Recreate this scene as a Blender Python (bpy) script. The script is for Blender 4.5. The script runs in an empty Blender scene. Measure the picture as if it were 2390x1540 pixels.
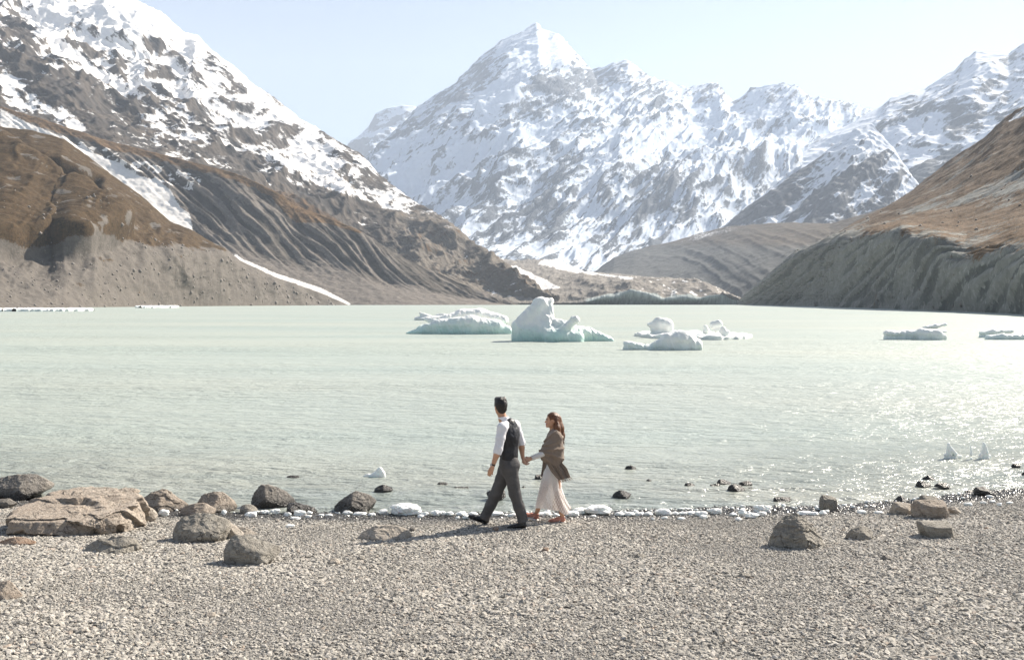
import bpy, math, random
import numpy as np
from mathutils import Vector, Matrix

# ------------------------------------------------------------------ camera, world, sun, exposure
SC = bpy.context.scene
COL = SC.collection
IMG_W, IMG_H, FPX = 2390.0, 1540.0, 2323.6
CAM_H = 3.2
PITCH = math.atan(63.0 / FPX)
cam_data = bpy.data.cameras.new("camera")
cam = bpy.data.objects.new("camera", cam_data)
COL.objects.link(cam)
cam.location = (0, 0, CAM_H)
cam.rotation_euler = (math.pi / 2 - PITCH, 0, 0)
cam_data.lens = 35.0
cam_data.sensor_width = 36.0
cam_data.clip_start = 0.1
cam_data.clip_end = 60000
SC.camera = cam

SUN_EL, SUN_AZ = math.radians(37), math.radians(51)     # azimuth from +Y towards +X
world = bpy.data.worlds.new("World")
SC.world = world
world.use_nodes = True
wn = world.node_tree
wn.nodes.clear()
w_out = wn.nodes.new("ShaderNodeOutputWorld")
w_bg = wn.nodes.new("ShaderNodeBackground")
w_sky = wn.nodes.new("ShaderNodeTexSky")
w_sky.sky_type = 'NISHITA'
w_sky.sun_disc = False
w_sky.sun_elevation = SUN_EL
w_sky.sun_rotation = SUN_AZ
w_sky.altitude = 900
w_sky.air_density = 1.0
w_sky.dust_density = 0.9
w_sky.ozone_density = 1.0
w_bg.inputs[1].default_value = 0.051
w_hs = wn.nodes.new("ShaderNodeHueSaturation")
w_hs.inputs["Saturation"].default_value = 0.68
wn.links.new(w_sky.outputs[0], w_hs.inputs["Color"])
wn.links.new(w_hs.outputs[0], w_bg.inputs[0])
wn.links.new(w_bg.outputs[0], w_out.inputs[0])

sun_data = bpy.data.lights.new("sun", 'SUN')
sun_data.energy = 5.0
sun_data.angle = math.radians(0.53)
sun_data.color = (1.0, 0.915, 0.80)
sun = bpy.data.objects.new("sun", sun_data)
COL.objects.link(sun)
SUN_DIR = Vector((math.sin(SUN_AZ) * math.cos(SUN_EL), math.cos(SUN_AZ) * math.cos(SUN_EL), math.sin(SUN_EL)))
sun.rotation_euler = (-SUN_DIR).to_track_quat('-Z', 'Y').to_euler()
sun.location = (40, 30, 50)

SC.view_settings.view_transform = 'Standard'
SC.view_settings.look = 'None'
SC.view_settings.gamma = 1.0
SC.view_settings.exposure = 1.37
SC.view_settings.use_curve_mapping = False
SC.render.engine = 'CYCLES'
SC.cycles.use_denoising = True
SC.cycles.max_bounces = 6
SC.cycles.diffuse_bounces = 3
SC.cycles.glossy_bounces = 3
SC.cycles.transmission_bounces = 4
SC.cycles.transparent_max_bounces = 8
SC.cycles.volume_bounces = 1
SC.cycles.sample_clamp_indirect = 6.0

# ------------------------------------------------------------------ geometry helpers
CT, ST = math.cos(PITCH), math.sin(PITCH)


def ray(px, py):
    """direction through a point of the photograph (2390 x 1540 frame)"""
    cx = (np.asarray(px, float) - IMG_W / 2) / FPX
    cy = (IMG_H / 2 - np.asarray(py, float)) / FPX
    return np.stack([cx, CT + cy * ST, -ST + cy * CT], -1)


def P(px, py, dist):
    """point on that ray at world distance y = dist"""
    d = ray(px, py)
    t = np.asarray(dist, float) / d[..., 1]
    return d * t[..., None] + np.array([0, 0, CAM_H])


def W(px, py, z=0.0):
    """point of that ray on the level z"""
    d = ray(px, py)
    t = (z - CAM_H) / d[..., 2]
    return d * t[..., None] + np.array([0, 0, CAM_H])


def proj(p):
    q = np.asarray(p, float) - np.array([0, 0, CAM_H])
    depth = q[..., 1] * CT - q[..., 2] * ST
    up = q[..., 1] * ST + q[..., 2] * CT
    return IMG_W / 2 + FPX * q[..., 0] / depth, IMG_H / 2 - FPX * up / depth


_rs = np.random.RandomState(7)
_perm = np.concatenate([_rs.permutation(256)] * 3).astype(np.int32)
_g = _rs.normal(size=(256, 3))
_g = (_g / np.linalg.norm(_g, axis=1, keepdims=True) * 1.5).astype(np.float32)


def perlin(p):
    p = np.asarray(p, np.float32)
    i = np.floor(p)
    f = p - i
    i = i.astype(np.int64) & 255
    u = f * f * f * (f * (f * 6 - 15) + 10)
    out = np.zeros(p.shape[:-1], np.float32)
    for dx in (0, 1):
        wx = u[..., 0] if dx else 1 - u[..., 0]
        a = _perm[(i[..., 0] + dx) & 255]
        for dy in (0, 1):
            wy = u[..., 1] if dy else 1 - u[..., 1]
            b = _perm[a + ((i[..., 1] + dy) & 255)]
            for dz in (0, 1):
                wz = u[..., 2] if dz else 1 - u[..., 2]
                g = _g[_perm[b + ((i[..., 2] + dz) & 255)]]
                out += wx * wy * wz * (g[..., 0] * (f[..., 0] - dx) + g[..., 1] * (f[..., 1] - dy) + g[..., 2] * (f[..., 2] - dz))
    return out


def fbm(p, octaves=5, gain=0.5, lac=2.03):
    a, s, out = 1.0, 0.0, 0.0
    p = np.asarray(p, np.float32)
    for k in range(octaves):
        out = out + a * perlin(p + 17.3 * k)
        s += a
        a *= gain
        p = p * lac
    return out / s


def ridged(p, octaves=5, gain=0.5, lac=2.03):
    """0..1, crests near 1"""
    a, s, out = 1.0, 0.0, 0.0
    w = 1.0
    p = np.asarray(p, np.float32)
    for k in range(octaves):
        n = 1 - np.abs(perlin(p + 31.7 * k)) * 1.6
        n = np.clip(n, 0, 1) ** 2
        out = out + a * n * w
        w = np.clip(n * 1.6, 0, 1)
        s += a
        a *= gain
        p = p * lac
    return out / s


def sstep(a, b, x):
    t = np.clip((x - a) / (b - a), 0, 1)
    return t * t * (3 - 2 * t)


def in_poly(px, py, poly):
    poly = np.asarray(poly, float)
    inside = np.zeros(np.shape(px), bool)
    n = len(poly)
    for k in range(n):
        x0, y0 = poly[k]
        x1, y1 = poly[(k + 1) % n]
        if y0 == y1:
            continue
        c = ((y0 > py) != (y1 > py)) & (px < (x1 - x0) * (py - y0) / (y1 - y0) + x0)
        inside ^= c
    return inside


def mesh_np(name, verts, faces, smooth=True):
    """faces: (n,3) or (n,4) int array"""
    me = bpy.data.meshes.new(name)
    verts = np.ascontiguousarray(verts, np.float32).reshape(-1, 3)
    faces = np.ascontiguousarray(faces, np.int32)
    k = faces.shape[1]
    me.vertices.add(len(verts))
    me.vertices.foreach_set("co", verts.ravel())
    me.loops.add(faces.size)
    me.loops.foreach_set("vertex_index", faces.ravel())
    me.polygons.add(len(faces))
    me.polygons.foreach_set("loop_start", np.arange(0, faces.size, k, dtype=np.int32))
    me.update(calc_edges=True)
    me.validate()
    if smooth:
        me.polygons.foreach_set("use_smooth", np.ones(len(me.polygons), bool))
    return me


def attr(me, name, values):
    a = me.attributes.new(name, 'FLOAT', 'POINT')
    a.data.foreach_set("value", np.ascontiguousarray(values, np.float32).ravel())


def grid_faces(nu, nv):
    i = np.arange(nu * nv).reshape(nv, nu)
    return np.stack([i[:-1, :-1], i[:-1, 1:], i[1:, 1:], i[1:, :-1]], -1).reshape(-1, 4)


def link(name, me, mat=None, parent=None, loc=None):
    o = bpy.data.objects.new(name, me)
    COL.objects.link(o)
    if mat is not None and me is not None:
        me.materials.append(mat)
    if loc is not None:
        o.location = loc
    if parent is not None:
        o.parent = parent
    return o


def thing(o, label, cat, group=None):
    o["label"] = label
    o["category"] = cat
    if group:
        o["group"] = group
    return o


def setting(o, kind="structure", label=None):
    o["kind"] = kind
    if label:
        o["label"] = label
    return o


def empty(name, loc):
    o = bpy.data.objects.new(name, None)
    o.empty_display_size = 0.2
    COL.objects.link(o)
    o.location = loc
    return o


# ------------------------------------------------------------------ node helpers
class NT:
    def __init__(self, name):
        self.mat = bpy.data.materials.new(name)
        self.mat.use_nodes = True
        self.t = self.mat.node_tree
        self.t.nodes.clear()
        self.out = self.t.nodes.new("ShaderNodeOutputMaterial")

    def n(self, typ, **kw):
        nd = self.t.nodes.new("ShaderNode" + typ)
        for k, v in kw.items():
            setattr(nd, k, v)
        return nd

    def l(self, a, b):
        self.t.links.new(a, b)

    def setin(self, nd, i, v):
        if hasattr(v, "is_output"):
            self.l(v, nd.inputs[i])
        else:
            nd.inputs[i].default_value = v

    def attr(self, name, typ='GEOMETRY'):
        a = self.n("Attribute", attribute_name=name, attribute_type=typ)
        return a.outputs["Fac"]

    def coord(self, kind="Object"):
        return self.n("TexCoord").outputs[kind]

    def mapping(self, vec, scale=(1, 1, 1), rot=(0, 0, 0), loc=(0, 0, 0)):
        m = self.n("Mapping")
        self.l(vec, m.inputs[0])
        m.inputs[1].default_value = loc
        m.inputs[2].default_value = rot
        m.inputs[3].default_value = scale
        return m.outputs[0]

    def noise(self, vec, scale, detail=4, rough=0.55, dist=0.0):
        nd = self.n("TexNoise")
        self.l(vec, nd.inputs["Vector"])
        nd.inputs["Scale"].default_value = scale
        nd.inputs["Detail"].default_value = detail
        nd.inputs["Roughness"].default_value = rough
        nd.inputs["Distortion"].default_value = dist
        return nd.outputs["Fac"]

    def voro(self, vec, scale, feature='F1', out="Distance"):
        nd = self.n("TexVoronoi", feature=feature)
        self.l(vec, nd.inputs["Vector"])
        nd.inputs["Scale"].default_value = scale
        return nd.outputs[out]

    def math(self, op, a, b=0.0, clamp=False):
        nd = self.n("Math", operation=op, use_clamp=clamp)
        self.setin(nd, 0, a)
        self.setin(nd, 1, b)
        return nd.outputs[0]

    def ramp(self, fac, stops, interp='LINEAR'):
        nd = self.n("ValToRGB")
        nd.color_ramp.interpolation = interp
        el = nd.color_ramp.elements
        while len(el) < len(stops):
            el.new(0.5)
        for e, (p, c) in zip(el, stops):
            e.position = p
            e.color = (c[0], c[1], c[2], 1) if hasattr(c, "__len__") else (c, c, c, 1)
        self.l(fac, nd.inputs[0])
        return nd.outputs[0]

    def maprange(self, v, a, b, c=0.0, d=1.0):
        nd = self.n("MapRange")
        self.setin(nd, 0, v)
        for i, x in zip((1, 2, 3, 4), (a, b, c, d)):
            nd.inputs[i].default_value = x
        return nd.outputs[0]

    def mix(self, fac, a, b, blend='MIX'):
        nd = self.n("Mix", data_type='RGBA', blend_type=blend)
        self.setin(nd, 0, fac)
        for i, v in ((6, a), (7, b)):
            if hasattr(v, "is_output"):
                self.l(v, nd.inputs[i])
            else:
                nd.inputs[i].default_value = (v[0], v[1], v[2], 1)
        return nd.outputs[2]

    def bump(self, h, strength=0.5, dist=0.02, normal=None):
        nd = self.n("Bump")
        nd.inputs["Strength"].default_value = strength
        nd.inputs["Distance"].default_value = dist
        self.l(h, nd.inputs["Height"])
        if normal is not None:
            self.l(normal, nd.inputs["Normal"])
        return nd.outputs[0]

    def bsdf(self, color, rough=0.8, normal=None, spec=0.3, **kw):
        nd = self.n("BsdfPrincipled")
        if hasattr(color, "is_output"):
            self.l(color, nd.inputs["Base Color"])
        else:
            nd.inputs["Base Color"].default_value = (color[0], color[1], color[2], 1)
        self.setin(nd, "Roughness", rough)
        nd.inputs["Specular IOR Level"].default_value = spec
        if normal is not None:
            self.l(normal, nd.inputs["Normal"])
        for k, v in kw.items():
            self.setin(nd, k.replace("_", " "), v)
        return nd.outputs[0]

    def done(self, shader, volume=None):
        if shader is not None:
            self.l(shader, self.out.inputs[0])
        if volume is not None:
            self.l(volume, self.out.inputs[1])
        return self.mat
# ------------------------------------------------------------------ terrain: lofted massifs
def resample(row, nu):
    row = np.asarray(row, float)
    seg = np.hypot(np.diff(row[:, 0]), np.diff(row[:, 1]))
    s = np.concatenate([[0], np.cumsum(seg)])
    t = np.linspace(0, s[-1], nu)
    return np.stack([np.interp(t, s, row[:, k]) for k in range(3)], -1)


def fill(row):
    """rows may leave the distance out between given ones"""
    d = np.array([np.nan if len(p) < 3 else p[2] for p in row], float)
    x = np.array([p[0] for p in row], float)
    ok = ~np.isnan(d)
    d = np.interp(x, x[ok], d[ok])
    return np.array([[p[0], p[1], q] for p, q in zip(row, d)])


class Loft:
    def __init__(self, rows, nu, nvs, ground_foot=False, back=0.7):
        pts = []
        for k, r in enumerate(rows):
            q = resample(fill(r), nu)
            w = P(q[:, 0], q[:, 1], q[:, 2])
            if k == 0 and ground_foot:
                w[:, 2] = -2.0
            pts.append(w)
        pts = np.array(pts)                                   # (K, nu, 3)
        K = len(pts)
        tang = np.zeros_like(pts)
        for k in range(K):
            a, b = max(k - 1, 0), min(k + 1, K - 1)
            tang[k] = (pts[b] - pts[a]) / (b - a) * 0.8
        out = []
        for k in range(K - 1):
            n = nvs[k]
            t = np.linspace(0, 1, n, endpoint=(k == K - 2))[:, None, None]
            h00, h10 = 2 * t**3 - 3 * t**2 + 1, t**3 - 2 * t**2 + t
            h01, h11 = -2 * t**3 + 3 * t**2, t**3 - t**2
            out.append(h00 * pts[k] + h10 * tang[k] + h01 * pts[k + 1] + h11 * tang[k + 1])
        S = np.concatenate(out)                               # (nv, nu, 3)
        self.nfront = len(S)
        top = S[-1]
        hgt = np.maximum(top[:, 2:3], 20)
        bk = []
        for f in (0.06, 0.16, 0.35, 0.7, 1.2):
            bk.append(top + np.concatenate([0 * hgt, hgt * f * 1.1, -hgt * f * back], 1))
        self.S = np.concatenate([S, np.array(bk)])
        self.nu, self.nv = nu, len(self.S)
        self.V = np.linspace(0, 1, self.nfront)
        self.V = np.concatenate([self.V, np.ones(5)])[:, None] * np.ones((1, nu))
        du = np.linalg.norm(np.diff(self.S, axis=1), axis=2)
        self.U = np.concatenate([np.zeros((self.nv, 1)), np.cumsum(du, 1)], 1)
        self.U = np.ones((self.nv, 1)) * self.U.mean(0)[None]          # metres along
        dv = np.linalg.norm(np.diff(self.S, axis=0), axis=2)
        self.L = np.concatenate([np.zeros((1, nu)), np.cumsum(dv, 0)], 0)   # metres up the slope

    def normals(self):
        gu = np.gradient(self.S, axis=1)
        gv = np.gradient(self.S, axis=0)
        n = np.cross(gu, gv)
        return n / np.maximum(np.linalg.norm(n, axis=2, keepdims=True), 1e-9)

    def push(self, h, direction=None):
        d = self.base_n if direction is None else direction
        self.S = self.S + d * h[..., None]

    def smooth_n(self):
        n = self.normals()
        for _ in range(12):
            n[1:-1] = (n[:-2] + n[1:-1] * 2 + n[2:]) / 4
            n[:, 1:-1] = (n[:, :-2] + n[:, 1:-1] * 2 + n[:, 2:]) / 4
        self.base_n = n / np.linalg.norm(n, axis=2, keepdims=True)

    def px(self):
        return proj(self.S)

    def build(self, name, mat, **attrs):
        me = mesh_np(name, self.S, grid_faces(self.nu, self.nv))
        for k, v in attrs.items():
            attr(me, k, np.broadcast_to(v, (self.nv, self.nu)))
        return link(name, me, mat)


def terrain_mat(name, snow=(0.80, 0.82, 0.85), rock=(0.12, 0.11, 0.10), rock2=(0.2, 0.18, 0.16),
                scree=(0.26, 0.23, 0.2), grass=(0.12, 0.065, 0.025), sc=0.01, bump=0.5, bdist=6.0, slant=None):
    m = NT(name)
    co = m.coord("Object")
    if slant is not None:      # stretch the grain along the rock beds
        co = m.mapping(m.mapping(co, rot=(0, math.radians(slant), 0)), (0.35, 0.6, 1.25))
    n1 = m.noise(co, sc, 6, 0.62)
    n2 = m.noise(co, sc * 3.2, 6, 0.68)
    n3 = m.noise(co, sc * 11, 5, 0.68)
    rk = m.mix(m.maprange(n1, 0.38, 0.62), rock, rock2)
    rk = m.mix(m.maprange(n3, 0.35, 0.7, 0, 0.55), rk, tuple(c * 0.55 for c in rock))
    s2 = m.mix(m.maprange(n2, 0.35, 0.65), scree, tuple(c * 0.68 for c in scree))
    s2 = m.mix(m.maprange(n3, 0.55, 0.72, 0, 0.6), s2, tuple(min(c * 1.7, 0.6) for c in scree))
    g2 = m.mix(m.maprange(n2, 0.35, 0.65), grass, tuple(c * 0.45 for c in grass))
    g2 = m.mix(m.maprange(n3, 0.42, 0.68), g2, (grass[0] * 1.5, grass[1] * 1.35, grass[2] * 1.2))
    jig = m.math('MULTIPLY_ADD', m.math('SUBTRACT', n3, 0.5), 0.9)
    jig2 = m.math('MULTIPLY', m.math('SUBTRACT', n2, 0.5), 0.8)

    def edge(at):
        v = m.math('ADD', m.attr(at), m.math('ADD', m.math('MULTIPLY', m.math('SUBTRACT', n3, 0.5), 1.35), jig2))
        return m.maprange(v, 0.4, 0.6)
    col = m.mix(edge("scree"), rk, s2)
    col = m.mix(edge("grass"), col, g2)
    es = edge("snow")
    snow_c = m.mix(m.maprange(n2, 0.3, 0.7), snow, tuple(c * 0.93 for c in snow))
    col = m.mix(es, col, snow_c)
    h = m.math('ADD', m.math('MULTIPLY', n2, 1.0), m.math('MULTIPLY', n3, 0.5))
    bp = m.n("Bump")
    bp.inputs["Distance"].default_value = bdist
    m.l(m.maprange(es, 0, 1, bump, bump * 0.3), bp.inputs["Strength"])
    m.l(h, bp.inputs["Height"])
    return m.done(m.bsdf(col, 0.9, bp.outputs[0], spec=0.1))


def blur(a, n=2):
    for _ in range(n):
        a = a.copy()
        a[1:-1] = (a[:-2] + 2 * a[1:-1] + a[2:]) / 4
        a[:, 1:-1] = (a[:, :-2] + 2 * a[:, 1:-1] + a[:, 2:]) / 4
    return a


def zone(px, py, poly, soft=2):
    return blur(in_poly(px, py, poly).astype(float), soft)


def norm(x):
    return (x - x.mean()) / max(x.std(), 1e-6)


def nz_of(L):
    return L.normals()[..., 2]


Q = 1.0    # mesh resolution factor


def R(n):
    return int(n * Q)


# ---- far white peak behind the main one
L = Loft([[(700, 520, 10500), (1100, 470, 10500)],
          [(700, 440, 12500), (812, 343), (850, 300), (880, 268), (905, 251), (940, 245), (968, 250), (1010, 275), (1100, 330, 12500)]],
         R(160), [R(110)])
L.smooth_n()
q = L.S / 900.0
L.push(260 * (ridged(q + 3, 6) - 0.5) * (0.35 + 0.65 * np.sin(np.clip(L.V, 0, 1) * math.pi)))
nz = nz_of(L)
rockv = 0.5 + (0.62 - nz) * 1.6 + 0.5 * fbm(q * 4, 4)
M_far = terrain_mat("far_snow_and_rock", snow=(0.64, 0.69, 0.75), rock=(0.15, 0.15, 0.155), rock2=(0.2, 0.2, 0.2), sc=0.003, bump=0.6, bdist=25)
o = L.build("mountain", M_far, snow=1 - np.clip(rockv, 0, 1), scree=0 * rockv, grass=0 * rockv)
setting(o, label="small white far peak showing left of the highest mountain")

# ---- the highest mountain with its long right-hand ridge
ridge = [(700, 520, 8600), (790, 430), (859, 367, 9000), (973, 249), (1023, 214), (1063, 189, 9600), (1092, 159), (1122, 129), (1162, 97), (1202, 77),
         (1237, 62), (1253, 53, 10000), (1266, 67), (1281, 74), (1301, 77), (1316, 89), (1331, 109), (1356, 137), (1381, 164, 9800), (1410, 156),
         (1430, 144), (1462, 141), (1485, 154), (1510, 174), (1559, 191), (1579, 201), (1609, 204, 9300), (1639, 196), (1674, 191), (1693, 213),
         (1711, 231), (1732, 220), (1751, 204), (1788, 196), (1834, 192), (1867, 199), (1895, 232), (1909, 229), (1937, 229), (1970, 236),
         (2002, 239), (2016, 250), (2049, 252, 8800), (2200, 300), (2400, 330, 8500)]
L = Loft([[(700, 690, 5200), (1000, 655), (1200, 628), (1500, 628), (1800, 610), (2400, 560, 5200)],
          [(700, 620, 6400), (880, 540), (1100, 500), (1300, 478), (1550, 462), (1800, 440), (2400, 430, 6500)],
          [(700, 560, 7800), (850, 425), (980, 355), (1190, 275), (1430, 295), (1650, 315), (1850, 320), (2400, 370, 7900)],
          ridge], R(760), [R(150), R(140), R(150)])
L.smooth_n()
env = np.clip(np.sin(np.clip(L.V, 0, 1) * math.pi) * 1.3, 0.10, 1)
X, Z = L.S[..., 0], L.S[..., 2]
# spurs run down to the left: stretch the noise along that diagonal (in metres on the slope)
a = math.radians(40)
along = (X * math.cos(a) + Z * 1.15 * math.sin(a))
across = (-X * math.sin(a) + Z * 1.15 * math.cos(a))
wob = 260 * fbm(L.S / 1500.0, 3)
D3 = L.S[..., 1]
big = ridged(np.stack([along / 2300.0, (across + wob) / 560.0, 0 * X + 3.3], -1), 3)
r2 = ridged(np.stack([along / 760.0, (across + wob * 0.7) / 190.0, D3 / 2600.0], -1), 4)
r3 = ridged(np.stack([along / 330.0, (across + wob * 0.7) / 66.0, D3 / 900.0], -1), 4)
r4 = fbm(np.stack([along / 150.0, (across + wob * 0.7) / 27.0, D3 / 300.0], -1), 4, 0.65)
patchy = fbm(L.S / 900.0 + 2.0, 3)
L.push((260 * (big - 0.45) + 120 * (r2 - 0.45)) * env + (58 * (r3 - 0.45) + 30 * r4) * (0.35 + 0.65 * env))
px, py = L.px()
nz = blur(nz_of(L), 1)
n_ = L.normals()
rk = norm(0.25 * norm(big) + 0.45 * norm(r2) + 0.9 * norm(r3) + 1.4 * norm(r4) + 0.3 * norm(patchy) - 0.6 * norm(nz) - 0.35 * norm(n_[..., 0]))
rockv = 0.34 + 0.25 * rk
zn = fbm(L.S / 330.0 + 8.0, 4)
# white upper face, ice shelves and the snow basins
for poly, w in (([(1150, 115), (1250, 58), (1330, 112), (1330, 170), (1270, 165), (1235, 190), (1215, 240), (1060, 265), (1160, 210), (1180, 150)], -0.75),
                ([(1060, 260), (1235, 222), (1250, 195), (1205, 160), (1150, 215)], -0.5),
                ([(860, 365), (960, 300), (1090, 320), (1010, 480), (930, 450)], -0.4),
                ([(1180, 300), (1330, 240), (1290, 330), (1150, 380), (1010, 420), (1040, 350)], -0.4),
                ([(1330, 330), (1520, 280), (1640, 300), (1520, 370), (1380, 390)], -0.45),
                ([(1540, 330), (1800, 240), (2000, 260), (2010, 320), (1760, 390), (1620, 420)], -0.35),
                ([(1000, 150), (1180, 100), (1190, 190), (1050, 240), (930, 330), (960, 260)], 0.22),
                ([(1260, 150), (1390, 165), (1420, 240), (1240, 235), (1230, 190)], 0.42),
                ([(1390, 160), (1560, 190), (1560, 270), (1400, 260)], 0.25),
                ([(1130, 480), (1300, 470), (1330, 560), (1110, 600)], 0.28),
                ([(1330, 600), (1480, 490), (1560, 420), (1640, 470), (1560, 600)], 0.22),
                ([(1050, 590), (1500, 585), (1700, 560), (1700, 660), (1000, 660)], 0.2)):
    rockv = rockv + w * zone(px, py, poly, 14) * np.clip(0.75 + 1.3 * zn, 0.1, 1.5)
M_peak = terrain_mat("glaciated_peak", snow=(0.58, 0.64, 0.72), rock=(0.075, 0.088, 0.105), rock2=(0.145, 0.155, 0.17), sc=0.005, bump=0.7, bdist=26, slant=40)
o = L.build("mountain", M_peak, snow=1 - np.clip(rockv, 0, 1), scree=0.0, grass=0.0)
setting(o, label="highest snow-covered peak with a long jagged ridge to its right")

# ---- snowy mountain at the right edge
L = Loft([[(1800, 640, 4600), (1950, 600), (2039, 560, 4300), (2150, 540), (2300, 520), (2500, 480, 3600), (2800, 440, 3200)],
          [(1850, 440, 5800), (1980, 420), (2080, 390), (2200, 340), (2300, 310), (2500, 270, 5000), (2800, 220, 4600)],
          [(1900, 330, 7200), (1980, 290), (2049, 250, 7200), (2077, 227), (2123, 211), (2160, 204), (2188, 183), (2226, 162), (2249, 136), (2277, 117, 7000),
           (2309, 122), (2356, 125), (2390, 101, 6800), (2500, 60), (2800, -40, 6000)]],
         R(330), [R(140), R(150)])
L.smooth_n()
env = np.clip(np.sin(np.clip(L.V, 0, 1) * math.pi) * 1.3, 0.14, 1)
X, Z = L.S[..., 0], L.S[..., 2]
a = math.radians(40)
along = X * math.cos(a) + Z * 1.2 * math.sin(a)
across = -X * math.sin(a) + Z * 1.2 * math.cos(a)
wob = 180 * fbm(L.S / 900.0, 3)
big = ridged(np.stack([along / 1900.0, (across + wob) / 420.0, 0 * X + 8.3], -1), 3)
fine = ridged(L.S / 130.0, 4)
L.push(150 * (big - 0.45) * env + 26 * (fine - 0.5) * (0.3 + 0.7 * env))
px, py = L.px()
nz = blur(nz_of(L), 1)
streak = fbm(np.stack([along / 300.0, (across + wob) / 60.0, L.S[..., 1] / 500], -1), 5)
rockv = 0.17 + 0.26 * norm(0.9 * norm(streak) + 0.7 * norm(fine) - 0.7 * norm(nz) + 0.7 * norm(fbm(L.S / 500.0, 3)))
for poly, w in (([(2030, 510), (2086, 416), (2150, 380), (2221, 346), (2260, 350), (2150, 460)], 0.75),
                ([(2200, 290), (2300, 250), (2390, 230), (2390, 290), (2250, 330)], 0.2),
                ([(2040, 300), (2049, 252), (2120, 215), (2150, 240), (2110, 300)], 0.22),
                ([(2220, 165), (2277, 118), (2390, 100), (2390, 130), (2240, 175)], 0.15)):
    rockv = rockv + w * zone(px, py, poly, 8)
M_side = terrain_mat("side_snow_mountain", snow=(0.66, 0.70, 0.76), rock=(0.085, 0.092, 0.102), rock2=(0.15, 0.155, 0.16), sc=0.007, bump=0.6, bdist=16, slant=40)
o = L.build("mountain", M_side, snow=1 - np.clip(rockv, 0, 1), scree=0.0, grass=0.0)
setting(o, label="smooth snowy mountain rising beyond the brown slope at the lake's right side")

# ---- dark pyramid spur in front of it
L = Loft([[(1500, 680, 4200), (1700, 610), (1850, 580), (1950, 570), (2039, 560), (2100, 540), (2180, 540, 4200)],
          [(1520, 640, 4600), (1600, 590), (1709, 513, 4800), (1800, 440), (1870, 395), (1932, 350, 5000), (1970, 318), (2000, 296), (2035, 287, 5100),
           (2062, 316), (2088, 350), (2114, 388), (2145, 430), (2190, 490, 4600)]],
         R(300), [R(190)])
L.smooth_n()
env = np.clip(np.sin(np.clip(L.V, 0, 1) * math.pi) * 1.2, 0.12, 1)
X, Z = L.S[..., 0], L.S[..., 2]
a = math.radians(40)
along = X * math.cos(a) + Z * 1.2 * math.sin(a)
across = -X * math.sin(a) + Z * 1.2 * math.cos(a)
med = ridged(np.stack([along / 620.0, across / 120.0, 0 * X + 1.3], -1) + 0.25 * fbm(L.S / 400, 2)[..., None], 4)
fine = ridged(L.S / 90.0, 4)
L.push(70 * (med - 0.45) * env + 22 * (fine - 0.5) * (0.3 + 0.7 * env))
px, py = L.px()
nz = blur(nz_of(L), 1)
streak = fbm(np.stack([along / 400.0, across / 60.0, L.S[..., 1] / 500], -1), 4)
rockv = 0.66 + 0.28 * norm(norm(streak) + 0.6 * norm(med) - 0.5 * norm(nz)) - 0.42 * sstep(1940, 2020, px) * sstep(460, 330, py) + 0.3 * sstep(520, 560, py) - 0.3 * (L.V > 0.96)
o = L.build("mountain", M_side, snow=1 - np.clip(rockv, 0, 1), scree=0.3 * sstep(520, 560, py), grass=0.0)
setting(o, label="dark pyramid-shaped rock spur below the right snow mountain")

# ---- shaded valley wall of the far right shore
L = Loft([[(1330, 700, 2900), (1500, 700, 2700), (1600, 702, 2500), (1700, 718, 2000), (1800, 722, 1600), (2000, 724, 1200), (2200, 728, 1000)],
          [(1360, 655, 4200), (1434, 600), (1480, 583), (1560, 566), (1634, 544, 4000), (1695, 529), (1760, 524), (1830, 519, 3500), (1937, 522), (2000, 505, 3000),
           (2060, 485), (2160, 450, 2600)]],
         R(280), [R(150)])
L.smooth_n()
env = np.clip(np.sin(np.clip(L.V, 0, 1) * math.pi) * 1.2, 0.10, 1)
gul = ridged(np.stack([(L.U + 0.5 * L.L) / 210.0, L.L / 1300.0, 0 * L.U + 4.1], -1) + 0.2 * fbm(L.S / 300, 2)[..., None], 4)
L.push(7 * (gul - 0.45) * env + 6 * fbm(L.S / 60.0, 4))
px, py = L.px()
M_wall = terrain_mat("moraine_wall", rock=(0.085, 0.075, 0.062), rock2=(0.13, 0.11, 0.09), scree=(0.125, 0.126, 0.12), grass=(0.08, 0.068, 0.05), sc=0.012, bump=0.6, bdist=9)
snowv = 0.55 * fbm(L.S / np.array([260.0, 400.0, 120.0]), 4) - 0.05 + 0.55 * sstep(585, 545, py + 0.12 * (px - 1700)) * sstep(1800, 1600, px)
o = L.build("hillside", M_wall, snow=np.clip(snowv, 0, 1) * sstep(590, 540, py), scree=sstep(540, 600, py) * 0.9, grass=0.5 * sstep(640, 540, py) * sstep(1600, 1800, px))
setting(o, label="shaded bare valley wall behind the glacier front")

# ---- near right: moraine wall, bench and brown slope
L = Loft([[(1720, 716, 1650), (1850, 718, 1050), (1960, 720, 720), (2100, 723, 480), (2270, 729, 350), (2390, 736, 275), (2600, 760, 190), (3200, 800, 110)],
          [(1735, 690, 1720), (1850, 600, 1180), (1960, 560, 815), (2104, 537, 548), (2193, 556, 442), (2253, 582, 392), (2330, 576, 346), (2390, 568, 306), (2600, 545, 215), (3200, 480, 140)],
          [(1770, 670, 1900), (1880, 580, 1420), (1990, 530, 1150), (2110, 500, 900), (2200, 488, 800), (2300, 468, 720), (2390, 452, 650), (2600, 420, 450), (3200, 330, 300)],
          [(1830, 640, 2300), (1930, 560, 2000), (2039, 497, 1700), (2095, 469, 1600), (2156, 425, 1500), (2226, 369, 1400), (2296, 322, 1300), (2347, 276, 1250),
           (2390, 250, 1200), (2500, 180, 1000), (2800, 0, 800), (3300, -250, 600)]],
         R(520), [R(150), R(80), R(140)], ground_foot=True)
L.smooth_n()
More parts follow.
